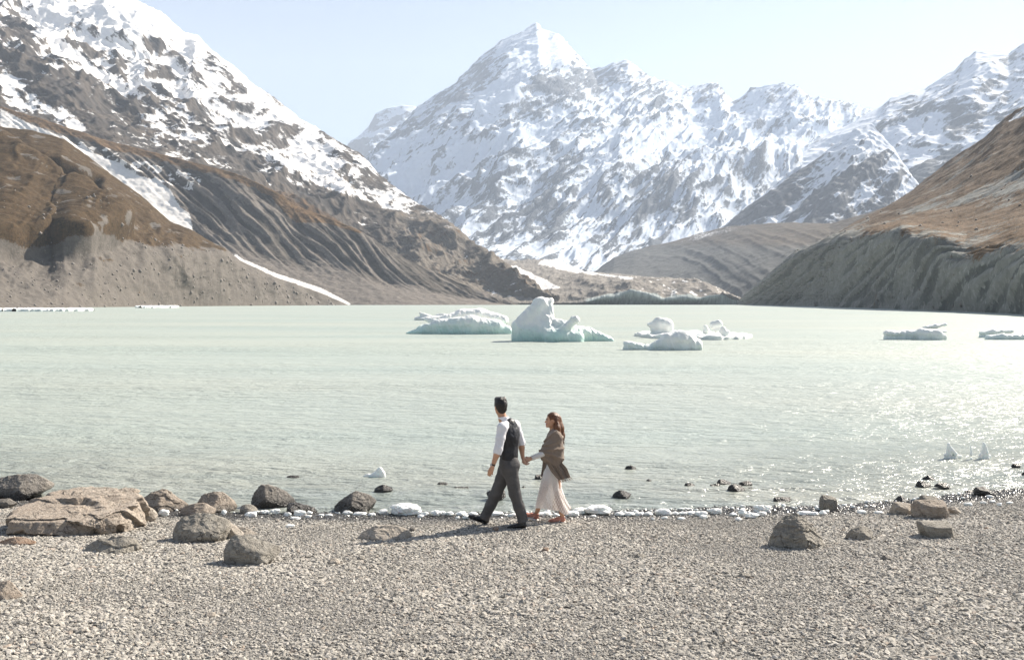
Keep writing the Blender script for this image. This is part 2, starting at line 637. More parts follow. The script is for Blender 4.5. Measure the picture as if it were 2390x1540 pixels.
lower = sstep(0.02, 0.1, L.V) * (1 - sstep(0.36, 0.44, L.V))
gul = ridged(np.stack([(L.U - 4.2 * L.L) / 75.0, L.L / 500.0, 0 * L.U + 2.1], -1) + 0.3 * fbm(L.S / 40, 2)[..., None], 4)
gulb = ridged(np.stack([(L.U - 3.6 * L.L) / 330.0, L.L / 600.0, 0 * L.U + 6.1], -1), 3)
scale = np.clip(L.S[..., 1] / 600.0, 0.5, 2.2)
L.push(lower * (4 * (gul - 0.45) + 5 * (gulb - 0.4)) * scale + 2.0 * fbm(L.S / 14.0, 5) + 5 * fbm(L.S / 70.0, 4) * sstep(0.3, 0.5, L.V))
px, py = L.px()
cr = 537 + 46 * sstep(2104, 2260, px) - 18 * sstep(2260, 2400, px)
grass = sstep(cr + 45, cr - 25, py + 30 * fbm(L.S / 35.0, 4)) * 0.75
path = zone(px, py, [(2039, 497), (2200, 470), (2390, 395), (2800, 200), (3300, -60), (3300, 90), (2800, 300), (2390, 440), (2250, 478), (2100, 503)], 6)
grass = grass - 0.35 * path + 0.9 * fbm(L.S / 60, 5)
M_right = terrain_mat("right_moraine", rock=(0.115, 0.12, 0.11), rock2=(0.18, 0.18, 0.165), scree=(0.275, 0.275, 0.25), grass=(0.125, 0.088, 0.055), sc=0.035, bump=0.6, bdist=1.6)
o = L.build("hillside", M_right, snow=0.6 * zone(px, py, [(2345, 290), (2375, 262), (2420, 228), (2470, 196), (2455, 225), (2400, 268)], 4), scree=np.clip(0.6 + 0.6 * fbm(L.S / 50, 4) + 1.6 * (gul - 0.42) + 0.6 * path, 0, 1), grass=np.clip(grass, 0, 1))
setting(o, label="brown mountainside and gullied moraine wall along the right shore")
RIGHT = L

# ---- debris-covered glacier with its ice cliff in the lake
L = Loft([[(1140, 716, 1790), (1290, 716, 1760), (1400, 716, 1760), (1500, 716, 1750), (1600, 716, 1740), (1700, 716, 1720), (1765, 718, 1700)],
          [(1140, 700, 1800), (1290, 703, 1768), (1350, 700), (1380, 694), (1416, 684), (1436, 686), (1472, 672), (1514, 681), (1548, 693), (1604, 687), (1632, 693), (1660, 687),
           (1685, 686), (1716, 697), (1768, 717, 1706)],
          [(1140, 640, 2300), (1256, 674, 2000), (1310, 668, 2000), (1363, 645, 2200), (1420, 656), (1472, 655, 1950), (1520, 653), (1626, 654, 1950), (1660, 669, 1850), (1690, 684, 1770),
           (1720, 697), (1772, 717, 1720)],
          [(1120, 588, 3900), (1178, 606, 3600), (1290, 606, 3600), (1363, 634, 3300), (1450, 641, 3000), (1520, 649, 2600), (1626, 655, 2500), (1700, 682, 2400), (1780, 717, 2000)]],
         R(360), [R(50), R(50), R(60)], ground_foot=True, back=0.1)
L.smooth_n()
cl = 1 - sstep(0.28, 0.36, L.V)
crev = ridged(np.stack([L.U / 13.0, L.L / 60.0, 0 * L.U], -1), 4)
L.push(cl * (1.6 * (crev - 0.5)) + (1 - cl) * (11 * (ridged(L.S / np.array([55, 90, 55]), 5) - 0.5)))
px, py = L.px()
ice = cl * sstep(1330, 1400, px)
snowv = zone(px, py, [(1178, 619), (1205, 622), (1310, 672), (1256, 679), (1232, 660)], 3) + zone(px, py, [(1110, 585), (1150, 588), (1205, 606), (1160, 607)], 3) \
    + 0.8 * zone(px, py, [(1270, 605), (1300, 609), (1400, 640), (1480, 648), (1480, 655), (1330, 636), (1250, 618)], 4) \
    + 0.9 * (1 - cl) * sstep(0.12, 0.4, fbm(L.S / np.array([16, 30, 16]), 4)) * sstep(1400, 1560, px) \
    + 0.5 * (1 - cl) * sstep(0.25, 0.5, fbm(L.S / np.array([18, 30, 12]) + 7, 4))
m = NT("debris_glacier")
co = m.coord()
n2 = m.noise(co, 0.06, 6, 0.65)
n3 = m.noise(co, 0.4, 4, 0.6)
deb = m.mix(m.maprange(n2, 0.35, 0.65), (0.23, 0.207, 0.18), (0.13, 0.12, 0.108))
deb = m.mix(m.maprange(n3, 0.5, 0.7, 0, .6), deb, (0.36, 0.32, 0.27))
vert = m.noise(m.mapping(co, (0.16, 0.05, 0.012)), 1.0, 5, 0.7)
icc = m.mix(m.maprange(vert, 0.38, 0.6), (0.24, 0.27, 0.26), (0.40, 0.44, 0.42))
col = m.mix(m.maprange(m.math('ADD', m.attr("ice"), m.math('MULTIPLY', m.math('SUBTRACT', n2, .5), 0.8)), 0.4, 0.6), deb, icc)
col = m.mix(m.maprange(m.math('ADD', m.attr("snow"), m.math('MULTIPLY', m.math('SUBTRACT', n3, .5), 0.7)), 0.4, 0.6), col, (0.68, 0.66, 0.64))
M_gl = m.done(m.bsdf(col, 0.85, m.bump(m.math('ADD', n2, n3), 0.6, 3.0), spec=0.15))
o = L.build("glacier", M_gl, ice=ice, snow=np.clip(snowv, 0, 1))
setting(o, label="rubble-covered glacier ending in a grey-green ice cliff at the lake")

# ---- big snowy mountain on the left
ridge = [(-500, -330, 3900), (-200, -200), (0, -110, 3850), (150, -60), (318, 0, 3800), (372, 25), (407, 55), (432, 77), (462, 82), (497, 117, 3600), (546, 154), (596, 196),
         (641, 226, 3400), (695, 271), (745, 300, 3200), (795, 333), (844, 362, 3050), (894, 412), (957, 461, 2800), (1013, 492, 2650), (1043, 511), (1073, 536, 2450), (1092, 556),
         (1132, 581, 2250), (1187, 616, 2080), (1241, 660, 1950), (1275, 697, 1850), (1300, 728, 1800)]
base = [(-500, 150, 2300), (0, 266, 2200), (99, 296), (248, 346, 2100), (397, 384), (497, 410), (571, 432), (646, 468, 2000), (695, 500), (760, 530, 1920), (844, 565), (950, 610, 1850),
        (1050, 650), (1150, 690, 1800), (1220, 715), (1295, 740, 1780)]
rr, bb = resample(fill(ridge), 40), resample(fill(base), 40)
mid = bb + (rr - bb) * np.array([0.5, 0.5, 0.42])
L = Loft([base, mid.tolist(), ridge], R(620), [R(170), R(190)])
L.smooth_n()
env = np.clip(np.sin(np.clip(L.V, 0, 1) * math.pi) * 1.3, 0.08, 1)
X, Z = L.S[..., 0], L.S[..., 2]
a = math.radians(-44)
along = X * math.cos(a) + Z * 1.15 * math.sin(a)
across = -X * math.sin(a) + Z * 1.15 * math.cos(a)
wob = 90 * fbm(L.S / 420.0, 3)
big = ridged(np.stack([along / 1000.0, (across + wob) / 300.0, 0 * X + 5.3], -1), 3)
med = ridged(np.stack([along / 240.0, (across + wob) / 95.0, L.S[..., 1] / 500.0], -1), 4)
fine = ridged(L.S / 52.0, 4)
L.push(105 * (big - 0.45) * env + 46 * (med - 0.45) * env + 13 * (fine - 0.5) * (0.35 + 0.65 * env))
px, py = L.px()
nz = blur(nz_of(L), 1)
n_ = L.normals()
streak = fbm(np.stack([along / 95.0, (across + wob * .5) / 34.0, L.S[..., 1] / 200], -1), 6, 0.6)
clump = fbm(L.S / 330.0 + 4.0, 3)
# snow line: falls to the right along the mountain
low = np.interp(px, [0, 100, 250, 400, 600, 700, 800, 900, 1000, 1100, 1300], [175, 215, 260, 345, 350, 360, 360, 372, 385, 400, 400])
rockv = 0.31 + 0.30 * norm(1.15 * norm(streak) + 0.6 * norm(med) + 0.8 * norm(fine) - 0.8 * norm(nz) + 0.9 * norm(clump)) + 0.30 * sstep(-90, 50, py - low) + 0.42 * sstep(30, 140, py - low)
for poly, w in (([(180, -50), (330, -50), (470, 85), (480, 150), (390, 60), (280, 115), (200, 90)], -0.6),
                ([(80, -40), (150, -40), (150, 100), (260, 190), (150, 130), (90, 60)], -0.8),
                ([(0, 20), (60, 40), (110, 150), (200, 190), (260, 260), (250, 330), (150, 250), (60, 180), (0, 140)], 0.4),
                ([(380, 130), (520, 240), (560, 290), (480, 260), (420, 200)], -0.35),
                ([(660, 230), (760, 300), (850, 365), (930, 440), (900, 450), (780, 370)], 0.12),
                ([(0, 150), (60, 210), (200, 300), (110, 270), (0, 240)], -0.55),
                ([(215, 250), (290, 250), (410, 340), (400, 375), (250, 330)], 0.25),
                ([(380, 280), (480, 290), (540, 330), (520, 400), (420, 380)], 0.2)):
    rockv = rockv + w * zone(px, py, poly, 8)
dust = zone(px, py, [(670, 338), (695, 345), (770, 390), (875, 475), (790, 452), (705, 420), (695, 390)], 3)
grass = 0.9 * sstep(35, 60, py - np.interp(px, [0, 60, 130, 250, 320, 560, 600, 680, 760, 844], [225, 255, 275, 318, 352, 420, 395, 400, 450, 500])) * (px < 860) * sstep(-0.5, 0.3, fbm(L.S / 40, 3) + 0.25)
grass = grass * sstep(900, 840, px) + 0.25 * sstep(880, 960, px)
scree = np.clip(0.75 * sstep(430, 520, py) * sstep(800, 1000, px) + dust + 0.35 * fbm(L.S / 60, 3), 0, 1)
grass = np.clip(grass + 0.5 * fbm(L.S / 70 + 9, 3) * sstep(840, 960, px), 0, 1) * (1 - dust)
M_left = terrain_mat("left_snow_mountain", snow=(0.82, 0.81, 0.80), rock=(0.055, 0.050, 0.046), rock2=(0.115, 0.096, 0.078), scree=(0.17, 0.148, 0.122), grass=(0.10, 0.066, 0.036), sc=0.018, bump=0.7, bdist=6, slant=-44)
snowv = np.maximum(1 - np.clip(rockv, 0, 1), dust * (0.62 + 0.4 * streak))
o = L.build("mountain", M_left, snow=snowv, scree=scree, grass=grass)
setting(o, label="steep snowy mountain with dark crags at the left")

# ---- grey gullied moraine wall below it
crest = [(-500, 130, 2150), (-100, 225, 2050), (0, 249, 2000), (99, 278), (248, 328), (397, 365, 1900), (497, 390), (571, 412), (646, 449, 1800), (695, 482), (760, 505), (844, 540, 1750),
         (920, 592), (1000, 628), (1100, 672, 1700), (1200, 706), (1290, 735, 1690)]
foot = [(-500, 640, 1400), (0, 610, 1420), (300, 640, 1420), (560, 700, 1450), (700, 712, 1480), (820, 714, 1500), (950, 714, 1500), (1100, 714, 1550), (1200, 714, 1600), (1295, 742, 1670)]
rr, bb = resample(fill(crest), 40), resample(fill(foot), 40)
mid = bb + (rr - bb) * np.array([0.5, 0.46, 0.56])
L = Loft([foot, mid.tolist(), crest], R(620), [R(110), R(110)], back=0.25)
L.S[0, :, 2] = np.minimum(L.S[0, :, 2], L.S[0, :, 2])
L.smooth_n()
env = np.clip(np.sin(np.clip(L.V, 0, 1) ** 1.3 * math.pi) * 1.4, 0.05, 1)
# the gullies slant down to the right
s_ = L.U + 0.6 * L.L + 7 * fbm(L.S / 90.0, 3)
gul = ridged(np.stack([s_ / 24.0, L.L / 260.0, 0 * L.U + 2.7], -1) + 0.10 * fbm(L.S / 90, 2)[..., None], 4)
gulb = ridged(np.stack([s_ / 85.0, L.L / 700.0, 0 * L.U + 9.7], -1) + 0.08 * fbm(L.S / 200, 2)[..., None], 3)
upper = sstep(0.3, 0.62, L.V) * (1 - sstep(0.97, 1.0, L.V)) + 0.10
px, py = L.px()
chute = zone(px, py, [(140, 310), (174, 338), (218, 357), (278, 382), (328, 412), (367, 422), (397, 442), (422, 487), (442, 497), (450, 540), (420, 560), (300, 470), (200, 380)], 8)
L.push((1 - 0.85 * chute) * (9 * (gul - 0.45) + 13 * (gulb - 0.4)) * upper * env + 2.4 * fbm(L.S / 14.0, 5))
px, py = L.px()
cy = np.interp(px, [p[0] for p in crest], [p[1] for p in crest])
grass = sstep(26, 8, py - cy + 10 * fbm(L.S / 25.0, 3)) * sstep(720, 600, px)
patch = zone(px, py, [(640, 440), (700, 470), (760, 500), (850, 535), (840, 545), (760, 520), (690, 520), (640, 470)], 3)
snowv = zone(px, py, [(140, 310), (174, 338), (218, 357), (278, 382), (328, 412), (367, 422), (397, 442), (422, 487), (442, 497), (450, 540), (420, 560), (300, 470), (200, 380)], 3) \
    + zone(px, py, [(545, 590), (566, 604), (650, 640), (750, 672), (818, 708), (815, 716), (740, 700), (640, 660), (560, 625)], 2) \
    + 0.9 * zone(px, py, [(0, 252), (60, 285), (160, 325), (150, 345), (60, 330), (0, 300)], 5) \
    + 0.75 * zone(px, py, [(170, 318), (330, 372), (470, 410), (470, 450), (380, 430), (280, 385), (180, 345)], 6) * sstep(-0.2, 0.35, fbm(L.S / 16.0, 4))
M_mor = terrain_mat("grey_moraine", snow=(0.76, 0.73, 0.69), rock=(0.075, 0.067, 0.058), rock2=(0.12, 0.105, 0.09), scree=(0.185, 0.163, 0.142), grass=(0.15, 0.10, 0.055), sc=0.03, bump=0.6, bdist=2.2)
screev = 0.7 + 0.5 * sstep(0.55, 0.2, L.V) - 0.75 * sstep(0.42, 0.2, gul + 0.25 * fbm(L.S / 30, 3)) * (upper + 0.25)
o = L.build("hillside", M_mor, snow=np.clip(snowv, 0, 1), scree=np.clip(screev, 0, 1), grass=np.clip(grass + patch, 0, 1))
setting(o, label="grey moraine wall with slanting gullies along the left shore")

# ---- brown grassy hill and grey scree in front of it
crest = [(-500, 240, 1250), (0, 293, 1200), (74, 303), (149, 325), (209, 367), (260, 408), (318, 447, 1150), (358, 482), (397, 516), (447, 536, 1100), (487, 561), (526, 581), (561, 608, 1150),
         (646, 648, 1250), (745, 682, 1350), (814, 712, 1430), (850, 728, 1450)]
brk = [(-500, 565, 720), (0, 560, 780), (124, 578), (174, 553), (263, 551, 850), (348, 571), (440, 585, 950), (521, 596, 1050), (600, 645, 1150), (700, 682), (800, 716, 1400), (852, 732, 1440)]
foot = [(-500, 732, 560), (0, 721, 600), (150, 720, 680), (300, 716, 800), (450, 713, 960), (600, 714, 1130), (720, 714, 1280), (830, 714, 1410), (860, 735, 1440)]
L = Loft([foot, brk, crest], R(440), [R(120), R(150)], ground_foot=True, back=0.3)
L.smooth_n()
px, py = L.px()
env = np.clip(np.sin(np.clip(L.V, 0, 1) * math.pi) * 1.3, 0.05, 1)
lobe = 26 * zone(px, py, [(-300, 330), (0, 345), (40, 355), (90, 400), (150, 440), (230, 490), (300, 545), (200, 600), (-300, 600)], 16)
fold = -22 * zone(px, py, [(25, 345), (120, 365), (240, 410), (230, 425), (250, 470), (280, 530), (220, 490), (140, 440), (80, 405)], 10)
ero = ridged(np.stack([L.U / 60.0, L.L / 240.0, 0 * L.U + 1.7], -1) + 0.3 * fbm(L.S / 80, 2)[..., None], 4)
L.push(lobe + fold + (8 * (ero - 0.5) + 6 * fbm(L.S / 40.0, 4)) * env + 2.6 * fbm(L.S / 11.0, 5) * (0.4 + 0.6 * env))
tuss = fbm(L.S / 26.0 + 3, 5)
px, py = L.px()
gb = np.interp(px, [-300, 0, 124, 174, 263, 348, 430, 521, 560], [560, 562, 580, 552, 550, 570, 578, 585, 590])
grass = sstep(12, -12, py - gb + 34 * fbm(L.S / 45.0, 4)) * np.clip(1.0 - 1.3 * sstep(0.18, 0.42, tuss), 0.25, 1) * (1 - sstep(520, 560, px))
tint = 0.62 * sstep(0.15, 0.45, fbm(L.S / np.array([40, 60, 14]) + 5, 4)) * sstep(600, 300, px)
M_hill = terrain_mat("brown_hill", rock=(0.10, 0.09, 0.078), rock2=(0.15, 0.135, 0.115), scree=(0.145, 0.13, 0.114), grass=(0.066, 0.046, 0.025), sc=0.05, bump=0.7, bdist=1.3)
o = L.build("hillside", M_hill, snow=0.0, scree=np.clip(0.75 + 0.5 * fbm(L.S / 30, 4), 0, 1), grass=np.clip(np.maximum(grass, tint), 0, 1))
setting(o, label="brown grassy hill above grey scree at the left shore")
HILL = L

# ---- blocks strewn over the far screes: far too many to count
def strewn(L, n, size, seed, vmin, vmax, name, mat, label):
    rng = np.random.RandomState(seed)
    k = rng.randint(int(L.nfront * vmin), int(L.nfront * vmax), n)
    i = rng.randint(5, L.nu - 5, n)
    c = L.S[k, i]
    v0 = np.array([[1, 0, 0], [-1, 0, 0], [0, 1, 0], [0, -1, 0], [0, 0, 1], [0, 0, -1], [.6, .6, .6], [-.6, .6, .5]])[:6]
    f0 = np.array([[0, 2, 4], [2, 1, 4], [1, 3, 4], [3, 0, 4], [2, 0, 5], [1, 2, 5], [3, 1, 5], [0, 3, 5]])
    s = size * (0.35 + rng.rand(n) ** 4 * 2.2) * np.clip(c[:, 1] / 900.0, 0.6, 1.6)
    V = c[:, None, :] + v0[None] * s[:, None, None] * rng.uniform(0.6, 1.3, (n, 6, 3))
    F = (f0[None] + 6 * np.arange(n)[:, None, None]).reshape(-1, 3)
    setting(link(name, mesh_np(name, V.reshape(-1, 3), F, smooth=False), mat), kind="stuff", label=label)


m = NT("scree_block_stone")
M_block = m.done(m.bsdf(m.mix(m.noise(m.coord(), 0.08, 2), (0.11, 0.10, 0.09), (0.32, 0.29, 0.26)), 0.9, spec=0.1))
strewn(HILL, 1700, 0.85, 3, 0.02, 0.55, "rubble", M_block, "loose blocks strewn over the grey scree at the left shore")
strewn(RIGHT, 900, 0.9, 4, 0.02, 0.75, "rubble", M_block, "loose blocks strewn over the right moraine")

# ------------------------------------------------------------------ beach, lake, haze
_wl = np.array([[-600, 1150], [0, 1164], [150, 1172], [300, 1186], [500, 1196], [700, 1200], [1000, 1199], [1300, 1196], [1600, 1192], [1900, 1184], [2100, 1170], [2250, 1156], [2390, 1140], [2800, 1110]])
_ww = W(_wl[:, 0], _wl[:, 1])
SLOPE = 0.081


def shore(x):
    """distance of the waterline in front of the camera"""
    return np.interp(x, _ww[:, 0], _ww[:, 1])


def beach_z(x, y):
    x, y = np.broadcast_arrays(np.asarray(x, float), np.asarray(y, float))
    d = shore(x) - y
    z = np.where(d > 0, d * SLOPE, d * 0.075)
    z = np.where(d > 9, 9 * SLOPE + (d - 9) * 0.05, z)
    p = np.stack([x / 2.3, y / 1.3, 0 * x], -1)
    return np.maximum(z, -3.0) + 0.022 * fbm(p, 3) * np.clip(d * 0.5 + 0.3, 0.2, 1)


def G(px, py):
    """point of that ray on the beach"""
    d = ray(px, py)
    lo, hi = 2.0, 60.0
    for _ in range(50):
        t = (lo + hi) / 2
        p = d * t + np.array([0, 0, CAM_H])
        if p[2] > float(beach_z(p[0], p[1])):
            lo = t
        else:
            hi = t
    return d * lo + np.array([0, 0, CAM_H])


# beach
xs = np.concatenate([-np.geomspace(400, 12.5, 30), np.arange(-12, 12.01, 0.12), np.geomspace(12.5, 400, 30)])
ys = np.concatenate([-np.geomspace(300, 3.2, 25), np.arange(-3, 21.01, 0.12), np.geomspace(21.5, 70, 20)])
XX, YY = np.meshgrid(xs, ys)
ZZ = beach_z(XX, YY)
me = mesh_np("beach", np.stack([XX, YY, ZZ], -1), grid_faces(len(xs), len(ys)))
m = NT("beach_gravel_bed")
co = m.coord("Object")
v = m.voro(co, 38.0)
vc = m.n("TexVoronoi")
m.l(co, vc.inputs["Vector"])
vc.inputs["Scale"].default_value = 38.0
tone = m.n("SeparateColor")
m.l(vc.outputs["Color"], tone.inputs[0])
big = m.noise(co, 0.7, 4, 0.6)
col = m.mix(tone.outputs[0], (0.15, 0.145, 0.14), (0.34, 0.325, 0.305))
col = m.mix(m.maprange(v, 0.35, 0.75, 0, 0.8), col, (0.05, 0.048, 0.045))
col = m.mix(m.maprange(big, 0.4, 0.65, 0, 0.25), col, (0.14, 0.13, 0.12))
sep = m.n("SeparateXYZ")
m.l(co, sep.inputs[0])
wet = m.maprange(m.math('ADD', sep.outputs[2], m.math('MULTIPLY', m.math('SUBTRACT', m.noise(co, 3.0, 3), 0.5), 0.05)), 0.035, 0.07, 1, 0)
col = m.mix(m.math('MULTIPLY', wet, 0.7), col, (0.035, 0.034, 0.033))
M_beach = m.done(m.bsdf(col, m.maprange(wet, 0, 1, 0.9, 0.35), m.bump(m.math('SUBTRACT', 1.0, v), 0.9, 0.012), spec=0.4))
setting(link("beach", me, M_beach), label="grey gravel beach sloping down to the lake")

# lake: milky glacial water
ys = np.concatenate([np.arange(11.5, 20, 0.06), np.arange(20, 34, 0.3), np.geomspace(34.5, 2600, 80)])
xs = np.concatenate([-np.geomspace(3000, 13.2, 36), np.arange(-13, 13.01, 0.13), np.geomspace(13.2, 3000, 36)])
XX, YY = np.meshgrid(xs, ys)
sh = YY - shore(XX)
p = np.stack([XX / 1.7, YY / 0.9, 0 * XX], -1)
run = 0.30 * fbm(np.stack([XX / 2.6, 0 * XX, 0 * XX + 2], -1), 3)
lap1 = np.exp(-((sh - 0.42 - run) / 0.11) ** 2) * np.clip(0.5 + 1.6 * fbm(np.stack([XX / 1.9, 0 * XX + 5, 0 * XX], -1), 3), 0, 1)
lap2 = np.exp(-((sh - 1.7 - 1.6 * run) / 0.22) ** 2) * np.clip(0.3 + 1.8 * fbm(np.stack([XX / 2.7, 0 * XX + 9, 0 * XX], -1), 3), 0, 1)
near_ = sstep(22, 8, sh)
ZW = 0.050 * lap1 + 0.035 * lap2 + near_ * (0.016 * fbm(p, 4) + 0.012 * (ridged(p * np.array([1.1, 2.0, 1]) + 4, 3) - 0.4))
me = mesh_np("lake", np.stack([XX, YY, ZW * sstep(-0.25, 0.05, sh)], -1), grid_faces(len(xs), len(ys)))
attr(me, "offshore", sh)
attr(me, "foam", np.clip(lap1 * 0.8 + lap2 * 0.35, 0, 1) * sstep(-0.1, 0.25, fbm(np.stack([XX / 0.22, YY / 0.12, 0 * XX], -1), 3) + 0.1))
m = NT("milky_lake_water")
co = m.coord("Object")
off = m.attr("offshore")
drift = m.noise(m.mapping(co, (0.012, 0.045, 1)), 1.0, 4, 0.6)
patch = m.noise(m.mapping(co, (0.12, 0.35, 1)), 1.0, 4, 0.6)
col = m.mix(m.maprange(drift, 0.35, 0.65), (0.312, 0.366, 0.338), (0.372, 0.40, 0.353))
near = m.mix(m.maprange(patch, 0.38, 0.62), (0.23, 0.26, 0.24), (0.32, 0.33, 0.29))
deep = m.n("MapRange", interpolation_type='SMOOTHSTEP')
m.l(m.math('ADD', off, m.math('MULTIPLY', m.math('SUBTRACT', patch, 0.5), 3.0)), deep.inputs[0])
deep.inputs[1].default_value = 0.3
deep.inputs[2].default_value = 9.0
col = m.mix(deep.outputs[0], near, col)
fo = m.math('MULTIPLY', m.attr("foam"), m.maprange(m.noise(m.mapping(co, (30, 60, 1)), 1.0, 3, 0.7), 0.42, 0.6))
col = m.mix(m.math('MULTIPLY', fo, 0.8, clamp=True), col, (0.75, 0.76, 0.75))
# ripples: real wave slopes, from hand-size wavelets to metre-long chop
w1 = m.noise(m.mapping(co, (0.9, 1.9, 1), rot=(0, 0, 0.25)), 1.0, 3, 0.55, 0.4)
w2 = m.noise(m.mapping(co, (3.2, 6.5, 1), rot=(0, 0, -0.2)), 1.0, 3, 0.6, 0.3)
w3 = m.noise(m.mapping(co, (14, 22, 1)), 1.0, 2, 0.5)
w0 = m.noise(m.mapping(co, (0.16, 0.4, 1), rot=(0, 0, 0.1)), 1.0, 2, 0.5)
h = m.math('ADD', m.math('MULTIPLY', w1, 0.26), m.math('MULTIPLY', w2, 0.11))
h = m.math('ADD', h, m.math('MULTIPLY', w3, 0.022))
h = m.math('ADD', h, m.math('MULTIPLY', w0, 0.35))
calm = m.maprange(m.noise(m.mapping(co, (0.018, 0.10, 1)), 1.0, 4, 0.55), 0.36, 0.64, 0.5, 1.1)
bp = m.n("Bump")
bp.inputs["Distance"].default_value = 1.0
m.l(calm, bp.inputs["Strength"])
m.l(h, bp.inputs["Height"])
sy = m.n("SeparateXYZ")
m.l(co, sy.inputs[0])
rough = m.maprange(sy.outputs[1], 14, 65, 0.20, 0.53)
M_lake = m.done(m.bsdf(col, rough, bp.outputs[0], spec=0.5, IOR=1.333))
setting(link("lake", me, M_lake), label="pale turquoise glacial lake with sun glitter on the right")

# air
bx = np.array([[x, y, z] for x in (-16000, 16000) for y in (-500, 14600) for z in (-5.0, 3500.0)], float)
bf = np.array([[0, 1, 3, 2], [4, 6, 7, 5], [0, 4, 5, 1], [2, 3, 7, 6], [0, 2, 6, 4], [1, 5, 7, 3]])
me = mesh_np("haze", bx, bf, smooth=False)
m = NT("haze_air")
vol = m.n("VolumePrincipled")
vol.inputs["Color"].default_value = (0.72, 0.83, 1.0, 1)
vol.inputs["Density"].default_value = 5.0e-5
vol.inputs["Anisotropy"].default_value = 0.1
M_haze = m.done(None, vol.outputs[0])
setting(link("haze", me, M_haze), kind="stuff", label="thin pale blue air haze over the valley")

# ------------------------------------------------------------------ gravel covering the beach (uncountable pebbles)
def gravel_object():
    nx, ny = 70, 60
    vs = []
    yy = np.linspace(4.2, 18.6, ny)
    for y in yy:
        half = 2.2 + 0.60 * y
        x = np.linspace(-half, half, nx)
        vs.append(np.stack([x, 0 * x + y, beach_z(x, y) + 0.002], -1))
    V = np.array(vs)
    F = grid_faces(nx, ny)
    cen = V.reshape(-1, 3)[F].mean(1)
    F = F[(shore(cen[:, 0]) - cen[:, 1]) > -1.1]
    me = mesh_np("gravel", V, F)
    g = bpy.data.node_groups.new("gravel_scatter", 'GeometryNodeTree')
    g.interface.new_socket("Geometry", in_out='INPUT', socket_type='NodeSocketGeometry')
    g.interface.new_socket("Geometry", in_out='OUTPUT', socket_type='NodeSocketGeometry')
    N, LK = g.nodes.new, g.links.new
    gi, go = N("NodeGroupInput"), N("NodeGroupOutput")
    geo = N("GeometryNodeGeometryToInstance")
    for k in range(7):
        ico = N("GeometryNodeMeshIcoSphere")
        ico.inputs["Radius"].default_value = 0.5
        ico.inputs["Subdivisions"].default_value = 2
        sp = N("GeometryNodeSetPosition")
        pos = N("GeometryNodeInputPosition")
        off = N("ShaderNodeVectorMath")
        off.operation = 'ADD'
        off.inputs[1].default_value = (k * 7.3, k * 3.1, k * 5.7)
        nz = N("ShaderNodeTexNoise")
        nz.inputs["Scale"].default_value = 1.9
        nz.inputs["Detail"].default_value = 1.0
        sub = N("ShaderNodeVectorMath")
        sub.operation = 'SUBTRACT'
        sub.inputs[1].default_value = (0.5, 0.5, 0.5)
        sc = N("ShaderNodeVectorMath")
        sc.operation = 'SCALE'
        sc.inputs["Scale"].default_value = 0.95
        LK(pos.outputs[0], off.inputs[0])
        LK(off.outputs[0], nz.inputs["Vector"])
        LK(nz.outputs["Color"], sub.inputs[0])
        LK(sub.outputs[0], sc.inputs[0])
        LK(ico.outputs[0], sp.inputs[0])
        LK(sc.outputs[0], sp.inputs["Offset"])
        LK(sp.outputs[0], geo.inputs[0])
    dp = N("GeometryNodeDistributePointsOnFaces")
    dp.inputs["Density"].default_value = 3100.0
    dp.inputs["Seed"].default_value = 5
    inst = N("GeometryNodeInstanceOnPoints")
    inst.inputs["Pick Instance"].default_value = True
    rot = N("FunctionNodeRandomValue")
    rot.data_type = 'FLOAT_VECTOR'
    rot.inputs[0].default_value = (-0.55, -0.55, 0)
    rot.inputs[1].default_value = (0.55, 0.55, 6.283)
    rs = N("FunctionNodeRandomValue")          # size, few large ones
    rs.inputs[2].default_value = 0.0
    rs.inputs[3].default_value = 1.0
    rs.inputs["Seed"].default_value = 3
    pw = N("ShaderNodeMath")
    pw.operation = 'POWER'
    pw.inputs[1].default_value = 3.6
    ma = N("ShaderNodeMath")
    ma.operation = 'MULTIPLY_ADD'
    ma.inputs[1].default_value = 0.034
    ma.inputs[2].default_value = 0.0125
    asp = N("FunctionNodeRandomValue")
    asp.data_type = 'FLOAT_VECTOR'
    asp.inputs[0].default_value = (1.0, 0.6, 0.34)
    asp.inputs[1].default_value = (1.5, 1.05, 0.7)
    asp.inputs["Seed"].default_value = 9
    scl = N("ShaderNodeVectorMath")
    scl.operation = 'SCALE'
    LK(rs.outputs[1], pw.inputs[0])
    LK(pw.outputs[0], ma.inputs[0])
    LK(asp.outputs[0], scl.inputs[0])
    gp_ = N("GeometryNodeInputPosition")           # coarser and finer drifts of shingle
    gn_ = N("ShaderNodeTexNoise")
    gn_.inputs["Scale"].default_value = 0.55
    gn_.inputs["Detail"].default_value = 3.0
    LK(gp_.outputs[0], gn_.inputs["Vector"])
    mr_ = N("ShaderNodeMapRange")
    for q_, v_ in zip((1, 2, 3, 4), (0.36, 0.64, 0.68, 1.42)):
        mr_.inputs[q_].default_value = v_
    LK(gn_.outputs["Fac"], mr_.inputs[0])
    mm_ = N("ShaderNodeMath")
    mm_.operation = 'MULTIPLY'
    LK(ma.outputs[0], mm_.inputs[0])
    LK(mr_.outputs[0], mm_.inputs[1])
    LK(mm_.outputs[0], scl.inputs["Scale"])
    LK(gi.outputs[0], dp.inputs[0])
    LK(dp.outputs[0], inst.inputs[0])
    LK(geo.outputs[0], inst.inputs["Instance"])
    LK(rot.outputs[0], inst.inputs["Rotation"])
    LK(scl.outputs[0], inst.inputs["Scale"])
    sm = N("GeometryNodeSetMaterial")
    m = NT("pebble_stone")
    oi = m.n("ObjectInfo").outputs["Random"]
    co = m.coord("Object")
    gpos = m.n("NewGeometry").outputs["Position"]
    sep = m.n("SeparateXYZ")
    m.l(gpos, sep.inputs[0])
